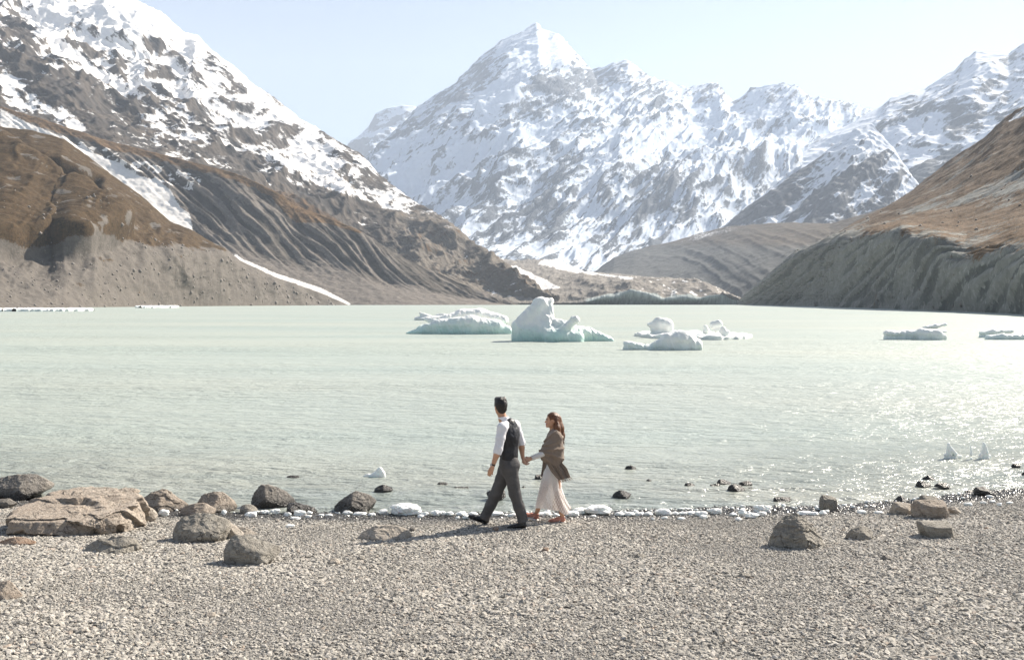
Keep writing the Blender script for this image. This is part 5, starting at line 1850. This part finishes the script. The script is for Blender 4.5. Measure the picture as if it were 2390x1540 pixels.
# ============================================================ the man
man = Person(13.53, (600, 1392), "man in white shirt, dark waistcoat and grey trousers striding left, face towards the lake")
J = man.J
UP = np.array([0, 0, 1.0])
TF = unit((-0.87, 0.49, 0))                # where his chest points
HF = unit((-0.42, 0.90, -0.02))            # where his head looks: out over the water
LO, HI = J(60, 1420, -0.5) - 0.05, J(720, 70, 0.5) + 0.05
LO[2] = man.base[2] - 0.05
shL, shR = J(432, 398, -0.165), J(556, 372, 0.165)
elL, wrL, knL = J(394, 608, -0.23), J(334, 782, -0.26), J(312, 838, -0.26)
elR, wrR = J(616, 545, 0.21), J(632, 690, 0.17)
knR = J(643, 738, 0.15)
hipL, hipR = J(508, 800, -0.085), J(468, 795, 0.085)
kneL, ankL = J(556, 1050, -0.075), J(634, 1312, -0.06)
kneR, ankR = J(372, 1045, 0.15), J(258, 1280, 0.25)
chest, waist, pelv = J(500, 475, 0), J(496, 655, 0), J(492, 745, 0)
neck, skull = J(438, 318, 0), J(412, 190, 0.01)

F = Field(LO, HI, 0.0055)
F.chain([(chest, 0.152), (waist, 0.125), (pelv, 0.135)], 0.04, squash=(TF, 0.66))
F.chain([(shL, 0.052), (J(495, 370, 0), 0.07), (shR, 0.052)], 0.05)
F.chain([(J(478, 345, 0), 0.062), (neck, 0.056), (skull - UP * 0.05, 0.056)], 0.03)
for sh, el, wr in ((shL, elL, wrL), (shR, elR, wrR)):
    F.chain([(sh, 0.052), (el, 0.040)], 0.02)
    F.chain([(el, 0.040), (el + (wr - el) * 0.35, 0.041), (wr, 0.026)], 0.015)
for hp, kn, an in ((hipL, kneL, ankL), (hipR, kneR, ankR)):
    F.chain([(hp, 0.080), (kn, 0.052)], 0.03)
    F.chain([(kn, 0.052), (kn + (an - kn) * 0.3, 0.053), (an, 0.036)], 0.02)
F.capsule(ankL + UP * 0.0, J(540, 1382, -0.06), 0.028, 0.010, 0.01)
F.capsule(ankR, J(160, 1300, 0.29), 0.028, 0.010, 0.01)
hand(F, wrL + (knL - wrL) * 0.15, knL, (0.90, -0.30, 0.05), (0.50, 0.80, -0.1), (0.35, 0.75))
hand(F, wrR + (knR - wrR) * 0.1, knR, (0.05, -0.80, -0.55), (0.88, -0.1, 0.15), (0.75, 0.95), thumb=0.6)
atM, AM = head(F, skull, HF, 1.0)
man.part("body", F, M_skin)
face_bits(man, atM, AM, 1.0)

# hair: short at the sides, longer swept top
F = Field(skull - 0.17, skull + 0.19, 0.0045)
F.ball(atM(0, -0.018, 0.030), (0.088, 0.100, 0.093), 0.01, AM)
F.ball(atM(0, -0.055, -0.035), (0.064, 0.050, 0.058), 0.03, AM)
F.ball(atM(0.0, 0.0, 0.085), (0.072, 0.088, 0.042), 0.03, AM)
for k in range(26):
    rng = np.random.RandomState(40 + k)
    a_, b_ = rng.uniform(-0.055, 0.05), rng.uniform(-0.075, 0.05)
    F.capsule(atM(a_, b_, 0.100), atM(a_ * 0.9 + 0.016, b_ + 0.026, 0.116 + rng.uniform(0, 0.012)), 0.017, 0.009, 0.012)
cut_below(F, atM(0, 0.056, 0.0), AM[1] * 1.0 - AM[2] * 0.55, skull - 0.17, skull + 0.19, 0.006)
for sg in (1, -1):
    F.ball(atM(sg * 0.09, 0.0, -0.022), (0.030, 0.026, 0.044), 0.006, AM, op='cut')
man.part("hair", F, M_hair_black, wrinkle=0.004, wscale=0.02)

# shirt
F = Field(LO, HI, 0.006)
F.chain([(chest, 0.158), (waist, 0.134), (J(493, 705, 0), 0.138)], 0.04, squash=(TF, 0.67))
cufL, cufR = elL + (wrL - elL) * 0.24, elR + (wrR - elR) * 0.16
F.chain([(shL + TF * 0.004, 0.066), (shL + (elL - shL) * 0.5, 0.063), (elL, 0.056), (cufL, 0.052)], 0.02)
F.chain([(shR, 0.064), (shR + (elR - shR) * 0.5, 0.061), (elR, 0.055), (cufR, 0.052)], 0.02)
F.chain([(shL, 0.056), (J(492, 368, 0), 0.075), (shR, 0.056)], 0.05)
F.chain([(J(470, 352, 0), 0.075), (J(441, 300, 0), 0.065)], 0.02)
for cu, el, wr in ((cufL, elL, wrL), (cufR, elR, wrR)):
    d = unit(wr - el)
    F.capsule(cu - d * 0.022, cu + d * 0.002, 0.059, 0.058, 0.006)
    cut_below(F, cu + d * 0.012, d, cu - 0.10, cu + 0.10)
cn = unit(skull - J(470, 352, 0))
cut_below(F, J(436, 290, 0) + cn * 0.008, unit(cn + TF * -0.2), neck - 0.12, neck + 0.16)
F.capsule(J(470, 352, 0) - TF * 0.0, skull, 0.057, 0.057, 0.0, op='cut')
shirt = man.part("shirt", F, M_shirt, wrinkle=0.0055, wscale=0.055)
F = Field(neck - 0.14, neck + 0.16, 0.004)
ca, cb = J(462, 345, 0), J(434, 287, 0)
F.capsule(ca, cb, 0.073, 0.066, 0)
F.capsule(ca - cn * 0.1, cb + cn * 0.1, 0.066, 0.0585, 0.0, op='cut')
cut_below(F, cb, unit(cn - TF * 0.25), neck - 0.14, neck + 0.16, 0)
cut_below(F, ca, -cn, neck - 0.14, neck + 0.16, 0)
man.part("collar", F, M_shirt, parent=shirt)

# waistcoat
F = Field(LO, HI, 0.006)
F.chain([(J(500, 440, 0), 0.156), (chest, 0.170), (waist, 0.146), (J(494, 725, 0), 0.152)], 0.04, squash=(TF, 0.70))
F.chain([(shL + (shR - shL) * 0.17, 0.045), (J(494, 362, 0), 0.074), (shL + (shR - shL) * 0.83, 0.045)], 0.05)
hem = J(492, 702, 0)
cut_below(F, hem, (TF * 0.25 - UP), J(380, 800, -0.3), J(620, 690, 0.3) + 0.05)
F.capsule(J(485, 375, 0) + TF * 0.02, skull, 0.070, 0.070, 0.006, op='cut')
F.capsule(chest + TF * 0.16, neck + TF * 0.13, 0.03, 0.10, 0.006, op='cut')
man.part("waistcoat", F, M_vest, wrinkle=0.0075, wscale=0.07)

# trousers
F = Field(LO, HI, 0.006)
F.chain([(J(494, 700, 0), 0.142), (J(493, 745, 0), 0.150), (J(495, 800, 0), 0.140)], 0.03, squash=(TF, 0.74))
F.ball(J(545, 772, -0.06), (0.085, 0.085, 0.095), 0.05)
F.ball(J(530, 770, 0.07), (0.08, 0.08, 0.095), 0.05)
F.chain([(hipL, 0.104), (kneL, 0.079), (kneL + (ankL - kneL) * 0.5, 0.074), (ankL + (ankL - kneL) * 0.06, 0.071)], 0.03)
F.chain([(hipR, 0.104), (kneR, 0.079), (kneR + (ankR - kneR) * 0.5, 0.073), (ankR + (ankR - kneR) * 0.06, 0.069)], 0.03)
for kn, an in ((kneL, ankL), (kneR, ankR)):
    d = unit(an - kn)
    cut_below(F, an + d * 0.022, d, an - 0.16, an + 0.16)
cut_below(F, J(493, 690, 0), UP, J(380, 690, -0.35) - 0.02, J(620, 560, 0.35))
tro = man.part("trousers", F, M_trouser, wrinkle=0.0065, wscale=0.075)
F = Field(J(562, 752, -0.2) - 0.03, J(562, 752, -0.1) + 0.03, 0.003)
F.ball(J(566, 748, -0.128), (0.007, 0.007, 0.007), 0)
man.part("button", F, M_black, parent=tro)


def shoe(per, F, heel, toe, ankle, w=0.044, pointed=0.6):
    d = unit(toe - heel)
    side = unit(np.cross(d, UP))
    up = np.cross(side, d)
    L_ = np.linalg.norm(toe - heel)
    F.chain([(heel + d * 0.035 + up * 0.034, w * 0.86), (heel + d * L_ * 0.45 + up * 0.026, w * 0.82), (heel + d * L_ * 0.70 + up * 0.020, w * 0.92), (toe - d * 0.03 + up * 0.014, w * pointed)], 0.02, squash=(up, 0.72))
    F.chain([(heel + d * 0.042 + up * 0.03, 0.036), (heel + d * 0.045 + up * 0.09, 0.034)], 0.015)
    F.chain([(heel + d * L_ * 0.50 + up * 0.028, 0.032), (heel + d * 0.075 + up * 0.070, 0.034)], 0.02)
    cut_below(F, heel + up * 0.002, -up, (heel + toe) / 2 - 0.25, (heel + toe) / 2 + 0.25, 0.002)
    cut_below(F, heel + up * 0.082, unit(up + d * 0.12), heel - 0.2, heel + 0.32)
    return d, side, up, L_


def flat_slab(heel, toe, d, side, up, w, t, n=20):
    """shoe sole: outline pinched at the waist"""
    L_ = np.linalg.norm(toe - heel)
    vs, prof = [], [(0.0, 0.35), (0.04, 0.75), (0.15, 0.95), (0.4, 0.80), (0.68, 1.08), (0.86, 0.9), (0.96, 0.55), (1.0, 0.2)]
    for z in (-t, 0.0):
        for sg in (1, -1):
            for x, y in (prof if sg > 0 else prof[::-1]):
                vs.append(heel + d * (x * L_) + side * (sg * y * w) + up * z)
    n2 = len(vs) // 2
    q = [[i, (i + 1) % n2, n2 + (i + 1) % n2, n2 + i] for i in range(n2)]
    m_ = len(prof)
    for o_ in (0, n2):
        for i in range(m_ - 1):
            q.append([o_ + i, o_ + i + 1, o_ + n2 - 2 - i, o_ + n2 - 1 - i])
    return np.array(vs), np.array(q)


for heel, toe, an in ((J(676, 1384, -0.06), J(474, 1392, -0.06), ankL), (J(290, 1348, 0.27), J(90, 1272, 0.30), ankR)):
    F = Field(np.minimum(heel, toe) - 0.14, np.maximum(heel, toe) + 0.2, 0.0045)
    d, side, up, L_ = shoe(man, F, heel, toe, an)
    so = man.part("shoe", F, M_black)
    v, f = flat_slab(heel, toe, d, side, up, 0.043, 0.012)
    man.raw("sole", v, f, M_black, parent=so, smooth=False)

# wristwatch
wd = unit(wrL - elL)
F = Field(wrL - 0.07, wrL + 0.07, 0.003)
wc = wrL - wd * 0.022
F.capsule(wc - wd * 0.004, wc + wd * 0.004, 0.0315, 0.0315, 0)
cut_below(F, wc + wd * 0.010, wd, wrL - 0.07, wrL + 0.07, 0)
cut_below(F, wc - wd * 0.010, -wd, wrL - 0.07, wrL + 0.07, 0)
wa = man.part("watch", F, M_black)
F = Field(wrL - 0.08, wrL + 0.08, 0.003)
wo = unit(np.array([-0.85, -0.45, 0.1]))
F.capsule(wc + wo * 0.030, wc + wo * 0.036, 0.018, 0.018, 0, squash=(wo, 0.4))
man.part("watch_case", F, M_steel, parent=wa)

# ============================================================ the woman
wom = Person(14.08, (930, 1338), "long-haired woman in taupe shawl and white lace dress holding the man's hand")
J = wom.J
LO, HI = J(640, 1360, -0.5) - 0.05, J(1140, 215, 0.5) + 0.05
LO[2] = wom.base[2] - 0.05
WF = unit((-0.95, -0.08, 0))
FF = unit((-0.965, -0.24, 0.10))
skull = J(921, 325, 0.0)
neck = J(935, 430, 0)
shL, shR = J(962, 480, -0.145), J(925, 478, 0.145)
elL, wrL = J(872, 640, -0.20), J(712, 703, -0.30)
knL = J(660, 728, -0.37)
elR, wrR = J(905, 640, 0.17), J(840, 680, 0.05)
hipL, hipR = J(955, 815, -0.075), J(938, 815, 0.075)
kneL, ankL = J(972, 1030, -0.07), J(1024, 1275, -0.07)
kneR, ankR = J(838, 1020, 0.07), J(776, 1225, 0.10)
chest, waist, pelv = J(948, 530, 0), J(950, 670, 0), J(948, 780, 0)
F = Field(LO, HI, 0.0055)
F.chain([(chest, 0.122), (waist, 0.095), (pelv, 0.130)], 0.04, squash=(WF, 0.72))
F.chain([(shL, 0.042), (J(943, 462, 0), 0.052), (shR, 0.042)], 0.04)
F.chain([(J(944, 460, 0), 0.05), (neck, 0.043), (skull - UP * 0.05 - WF * 0.01, 0.046)], 0.03)
for sh, el, wr in ((shL, elL, wrL), (shR, elR, wrR)):
    F.chain([(sh, 0.042), (el, 0.033)], 0.02)
    F.chain([(el, 0.033), (wr, 0.021)], 0.015)
for hp, kn, an in ((hipL, kneL, ankL), (hipR, kneR, ankR)):
    F.chain([(hp, 0.078), (kn, 0.047)], 0.03)
    F.chain([(kn, 0.047), (kn + (an - kn) * 0.3, 0.048), (an, 0.030)], 0.02)
F.capsule(ankL, J(940, 1326, -0.07), 0.026, 0.010, 0.01)
F.capsule(ankR, J(715, 1292, 0.11), 0.026, 0.010, 0.01)
hand(F, wrL + (knL - wrL) * 0.1, knL, (0.1, -0.25, -0.95), (-0.35, 0.85, -0.15), (0.55, 0.8), s=0.9)
hand(F, wrR, wrR + (wrR - elR) * 0.25, (0, 0.2, -1), (0.3, -0.8, 0), (0.5, 0.8), s=0.9)
atW, AW = head(F, skull, FF, 0.93, fem=1.0)
wom.part("body", F, M_skin)
face_bits(wom, atW, AW, 0.93)

# long hair
F = Field(J(850, 600, -0.2) - 0.05, J(1100, 230, 0.2) + 0.05, 0.0045)
F.ball(atW(0, -0.020, 0.030), (0.084, 0.100, 0.092), 0.012, AW)
F.chain([(atW(0, -0.085, 0.02), 0.060), (J(992, 400, 0.0), 0.066), (J(1008, 480, 0.0), 0.058), (J(1028, 552, 0), 0.014)], 0.03)
F.chain([(atW(-0.062, -0.045, 0.0), 0.040), (J(972, 400, -0.085), 0.044), (J(985, 470, -0.10), 0.040), (J(1000, 535, -0.10), 0.012)], 0.025)
F.chain([(atW(0.062, -0.045, 0.0), 0.040), (J(978, 410, 0.07), 0.044), (J(1010, 520, 0.06), 0.015)], 0.025)
F.chain([(atW(-0.070, 0.005, 0.035), 0.018), (atW(-0.084, -0.030, -0.035), 0.016), (J(962, 420, -0.115), 0.014), (J(975, 500, -0.13), 0.006)], 0.012)
cut_below(F, atW(0, 0.050, 0.010), AW[1] - AW[2] * 0.45, skull - 0.14, skull + 0.14, 0.006)
for sg in (1, -1):
    F.ball(atW(sg * 0.085, 0.018, -0.035), (0.032, 0.042, 0.055), 0.008, AW, op='cut')
v_, f_ = F.mesh()
st = fbm(v_ * np.array([95, 95, 9.0]), 3)
c_ = v_ - np.array([J(985, 400)[0], J(985, 400)[1], 0]) * np.array([1, 1, 0])
rad = unit(np.array([1, 0, 0]))
dirv = np.stack([v_[:, 0] - J(975, 400)[0], v_[:, 1] - J(975, 400)[1], 0 * v_[:, 0]], -1)
dirv /= np.maximum(np.linalg.norm(dirv, axis=1, keepdims=True), 1e-6)
v_ = v_ + dirv * (0.006 * st)[:, None]
hr = wom.raw("hair", v_, f_, M_hair_brown)
# loose strands at the tips
sv, sf = [], []
rng = np.random.RandomState(5)
for k in range(70):
    a0 = J(rng.uniform(965, 1030), rng.uniform(440, 530), rng.uniform(-0.10, 0.06))
    ln = rng.uniform(0.06, 0.13)
    w_ = rng.uniform(0.0015, 0.004)
    b0 = a0 + np.array([rng.uniform(-0.01, 0.05), rng.uniform(-0.03, 0.02), -ln])
    mid_ = (a0 + b0) / 2 + np.array([rng.uniform(-0.02, 0.03), rng.uniform(-0.02, 0.01), 0])
    o_ = len(sv)
    for p_, ww in ((a0, w_), (mid_, w_), (b0, w_ * 0.3)):
        sv += [p_ + np.array([ww, 0, 0]), p_ + np.array([-ww * .5, ww, 0]), p_ + np.array([-ww * .5, -ww, 0])]
    for s_i in (0, 3):
        for j in range(3):
            sf.append([o_ + s_i + j, o_ + s_i + (j + 1) % 3, o_ + s_i + 3 + (j + 1) % 3, o_ + s_i + 3 + j])
ho = wom.raw("hair_strand", np.array(sv), np.array(sf), M_hair_brown, parent=hr)
ho["kind"] = "stuff"

# dress: skirt swinging in the stride, bodice and the one sleeve in view
ring = [(640, 893, 1005, 0.115), (720, 884, 1012, 0.135), (800, 858, 1014, 0.155), (900, 820, 1012, 0.17), (1000, 796, 1022, 0.18), (1100, 772, 1058, 0.19), (1150, 762, 1085, 0.19)]
hem_x = [740, 755, 810, 850, 985, 1000, 1048, 1062, 1122]
hem_y = [1190, 1192, 1194, 1204, 1222, 1254, 1256, 1228, 1186]
NA, NR = 120, 44
vs = []
zr = np.array([r_[0] for r_ in ring], float)
for j in range(NR):
    t = j / (NR - 1)
    row_ = []
    for i in range(NA):
        a_ = 2 * math.pi * i / NA
        x_end = np.interp(0.5 + 0.5 * math.cos(a_), [0, 1], [752, 1118])
        y_end = np.interp(x_end, hem_x, hem_y)
        zy = 640 + (y_end - 640) * t
        zc = min(zy, 1150)
        xl, xr, dp = (np.interp(zc, zr, [r_[q] for r_ in ring]) for q in (1, 2, 3))
        if zy > 1150:
            xl -= (zy - 1150) * 0.12
            xr += (zy - 1150) * 0.75
        fold = 1 + (0.015 + 0.085 * t * t) * (math.sin(7 * a_ + 1.3 + 1.5 * t) + 0.5 * math.sin(13 * a_ + 0.4))
        # the rear leg presses the cloth out, the middle falls back
        cx, hw = (xl + xr) / 2, (xr - xl) / 2
        row_.append(J(cx + hw * math.cos(a_) * (0.97 + 0.03 * fold), zy, dp * math.sin(a_) * fold))
    vs.append(row_)
vs = np.array(vs)
idx = np.arange(NA * NR).reshape(NR, NA)
q_ = np.stack([idx[:-1], np.roll(idx[:-1], -1, 1), np.roll(idx[1:], -1, 1), idx[1:]], -1).reshape(-1, 4)
dress = wom.raw("dress", vs.reshape(-1, 3), q_, M_lace)
F = Field(LO, HI, 0.006)
F.chain([(elL, 0.042), (wrL - (wrL - elL) * 0.02, 0.033)], 0.01)
dd = unit(wrL - elL)
cut_below(F, wrL - dd * 0.008, dd, wrL - 0.08, wrL + 0.08)
wom.part("sleeve", F, M_lace, parent=dress, wrinkle=0.004, wscale=0.05)

# shawl
F = Field(LO, HI, 0.006)
F.chain([(J(940, 470, 0), 0.118), (J(948, 560, 0), 0.150), (J(952, 660, 0), 0.150), (J(955, 720, 0), 0.140)], 0.04, squash=(WF, 0.74))
F.chain([(J(915, 425, 0), 0.058), (J(935, 455, 0), 0.085)], 0.03)
F.chain([(J(950, 462, -0.09), 0.06), (shL, 0.066), (shL + (elL - shL) * 0.6, 0.066), (elL, 0.062), (J(808, 648, -0.21), 0.040)], 0.05)
F.chain([(J(915, 500, -0.09), 0.075), (J(850, 635, -0.15), 0.05)], 0.06)
F.chain([(J(975, 500, -0.10), 0.075), (J(985, 640, -0.12), 0.07), (J(985, 740, -0.12), 0.065)], 0.06)
F.chain([(J(925, 610, -0.16), 0.07), (J(965, 700, -0.15), 0.07)], 0.06)
F.chain([(shR, 0.062), (elR, 0.06), (J(850, 650, 0.08), 0.05)], 0.03)
F.chain([(J(800, 640, -0.2), 0.032), (J(850, 690, -0.17), 0.055), (J(960, 740, -0.14), 0.075)], 0.03)
F.chain([(J(905, 430, -0.07), 0.022), (J(868, 520, -0.12), 0.024), (J(835, 600, -0.17), 0.028)], 0.02)
F.capsule(J(925, 440, 0) + WF * 0.02, skull - UP * 0.02, 0.050, 0.062, 0.006, op='cut')
cut_below(F, J(800, 650, -0.2), unit(wrL - elL), J(740, 720, -0.3), J(800, 560, -0.05), 0.01)
sl_, g_ = F.box(LO, HI, 0)
near = np.abs(F.f) < 0.05
p_ = np.argwhere(near) * F.h + F.lo
# folds fan out from the raised elbow across the back and down to the hem
ex = J(800, 640, -0.2)
th = np.arctan2(p_[:, 2] - ex[2] - 0.05, np.abs(p_[:, 0] - ex[0]) + 0.06)
rr_ = np.hypot(p_[:, 2] - ex[2], p_[:, 0] - ex[0])
w_ = th * 9.0 + 0.9 * fbm(p_ / 0.14, 2)
am = 0.015 * sstep(0.03, 0.16, rr_)
F.f[near] += (am * (np.abs(np.sin(w_)) ** 0.7 * 1.4 - 0.8) + 0.008 * (0.5 - ridged(p_ / 0.09, 3))).astype(np.float32)
shawl = wom.part("shawl", F, M_shawl)


def flap(rows_, name, parent, mat, n=36, thick=0.007, fold=0.03, waves=3.0, seed=0):
    """hanging cloth: rows of (x, y, dy) from top to bottom"""
    R_ = [resample(np.array(r_, float), n) for r_ in rows_]
    K = len(R_)
    m_ = 30
    out = []
    for j in range(m_):
        t = j / (m_ - 1) * (K - 1)
        k = min(int(t), K - 2)
        w = t - k
        w = w * w * (3 - 2 * w)
        r_ = R_[k] * (1 - w) + R_[k + 1] * w
        tt = j / (m_ - 1)
        u = np.linspace(0, 1, n)
        dy = r_[:, 2] + fold * (0.3 + 0.7 * tt) * np.sin(u * waves * 2 * math.pi + seed + 2.2 * tt) + 0.4 * fold * np.sin(u * waves * 5.3 * math.pi + seed * 2)
        out.append(J(r_[:, 0], r_[:, 1], dy))
    V = np.array(out)
    back = V + np.array([0, thick, 0])
    allv = np.concatenate([V.reshape(-1, 3), back.reshape(-1, 3)])
    q = grid_faces(n, m_)
    q2 = q[:, ::-1] + n * m_
    gi_ = np.arange(n * m_).reshape(m_, n)
    edge_ = np.concatenate([gi_[0], gi_[1:, -1], gi_[-1, ::-1][1:], gi_[::-1, 0][1:-1]])
    e2 = np.roll(edge_, -1)
    q3 = np.stack([edge_, edge_ + n * m_, e2 + n * m_, e2], 1)
    return wom.raw(name, allv, np.concatenate([q, q2, q3]), mat, parent=parent), V


o1, V1 = flap([[(828, 668, -0.20), (1020, 690, -0.15)], [(858, 730, -0.20), (1022, 742, -0.17)], [(905, 820, -0.20), (1072, 800, -0.22)], [(984, 916, -0.21), (1045, 905, -0.25), (1106, 888, -0.22)]],
              "shawl_end", shawl, M_shawl, fold=0.022, waves=2.6)
o2, V2 = flap([[(832, 690, 0.05), (885, 700, -0.04)], [(826, 780, 0.06), (872, 770, -0.02)], [(812, 862, 0.07), (838, 840, 0.0)], [(822, 898, 0.07), (832, 886, 0.03)]],
              "shawl_end", shawl, M_shawl, fold=0.012, waves=2.0, seed=2)
sv, sf = [], []
for k in range(58):
    u = k / 57
    p0 = V1[-1][int(u * 35)] + np.array([rng.uniform(-0.004, 0.004), 0.003, 0.004])
    b0 = p0 + np.array([0.012 + rng.uniform(-0.012, 0.02) + 0.022 * u, rng.uniform(-0.012, 0.012), -rng.uniform(0.022, 0.045)])
    w_ = 0.0022
    o_ = len(sv)
    for pp in (p0, b0):
        sv += [pp + np.array([w_, 0, 0]), pp + np.array([-w_ * .5, w_, 0]), pp + np.array([-w_ * .5, -w_, 0])]
    for j in range(3):
        sf.append([o_ + j, o_ + (j + 1) % 3, o_ + 3 + (j + 1) % 3, o_ + 3 + j])
fo = wom.raw("fringe", np.array(sv), np.array(sf), M_shawl, parent=shawl)
fo["kind"] = "stuff"

# sneakers
for heel, toe, an in ((J(1054, 1327, -0.07), J(886, 1331, -0.07), ankL), (J(786, 1306, 0.10), J(668, 1272, 0.11) + (J(668, 1272, .11) - J(786, 1306, .10)) * 0.34, ankR)):
    F = Field(np.minimum(heel, toe) - 0.14, np.maximum(heel, toe) + 0.2, 0.0045)
    d, side, up, L_ = shoe(wom, F, heel, toe, an, w=0.042, pointed=0.78)
    so = wom.part("sneaker", F, M_coral)
    v, f = flat_slab(heel - d * 0.006, toe + d * 0.006, d, side, up, 0.044, 0.020)
    wom.raw("sole", v, f, M_sole, parent=so, smooth=False)
    for sg in (1, -1):
        for k in range(3):
            c0 = heel + d * (L_ * (0.40 + 0.085 * k)) + side * sg * 0.0425
            a0, b0 = c0 + up * 0.004, c0 + up * 0.052 + d * (-0.034) - side * sg * 0.008
            w_ = d * 0.0065
            th = side * sg * 0.005
            vv = [a0 - w_, a0 + w_, b0 + w_, b0 - w_, a0 - w_ - th * 3, a0 + w_ - th * 3, b0 + w_ - th * 3, b0 - w_ - th * 3]
            ff = [[0, 1, 2, 3], [7, 6, 5, 4], [0, 4, 5, 1], [1, 5, 6, 2], [2, 6, 7, 3], [3, 7, 4, 0]]
            wom.raw("stripe", np.array(vv), np.array(ff), M_sole, parent=so, smooth=False)
    F = Field(heel - 0.16, heel + 0.26 * np.abs(d) + 0.2, 0.004)
    for k in range(5):
        c0 = heel + d * (L_ * (0.42 + 0.075 * k)) + up * (0.062 - 0.007 * k)
        F.capsule(c0 - side * 0.020, c0 + side * 0.020, 0.006, 0.006, 0.002)
    wom.part("laces", F, M_lace_red, parent=so)
    F = Field(heel - 0.14, heel + 0.2, 0.004)
    c0 = heel + up * 0.066 + d * 0.007
    F.capsule(c0 - side * 0.016, c0 + side * 0.016, 0.014, 0.014, 0.004, squash=(d, 0.55))
    wom.part("heel_tab", F, M_sole, parent=so)
    c0 = heel + up * 0.080 + d * 0.085
    F = Field(c0 - 0.07, c0 + 0.07, 0.004)
    F.capsule(c0 - side * 0.012, c0 + side * 0.012, 0.015, 0.015, 0.004, squash=(d, 0.4))
    wom.part("tongue", F, M_sole, parent=so)


# shoe soles rest on top of the pebbles
for per in (man, wom):
    per.root.location.z += 0.026
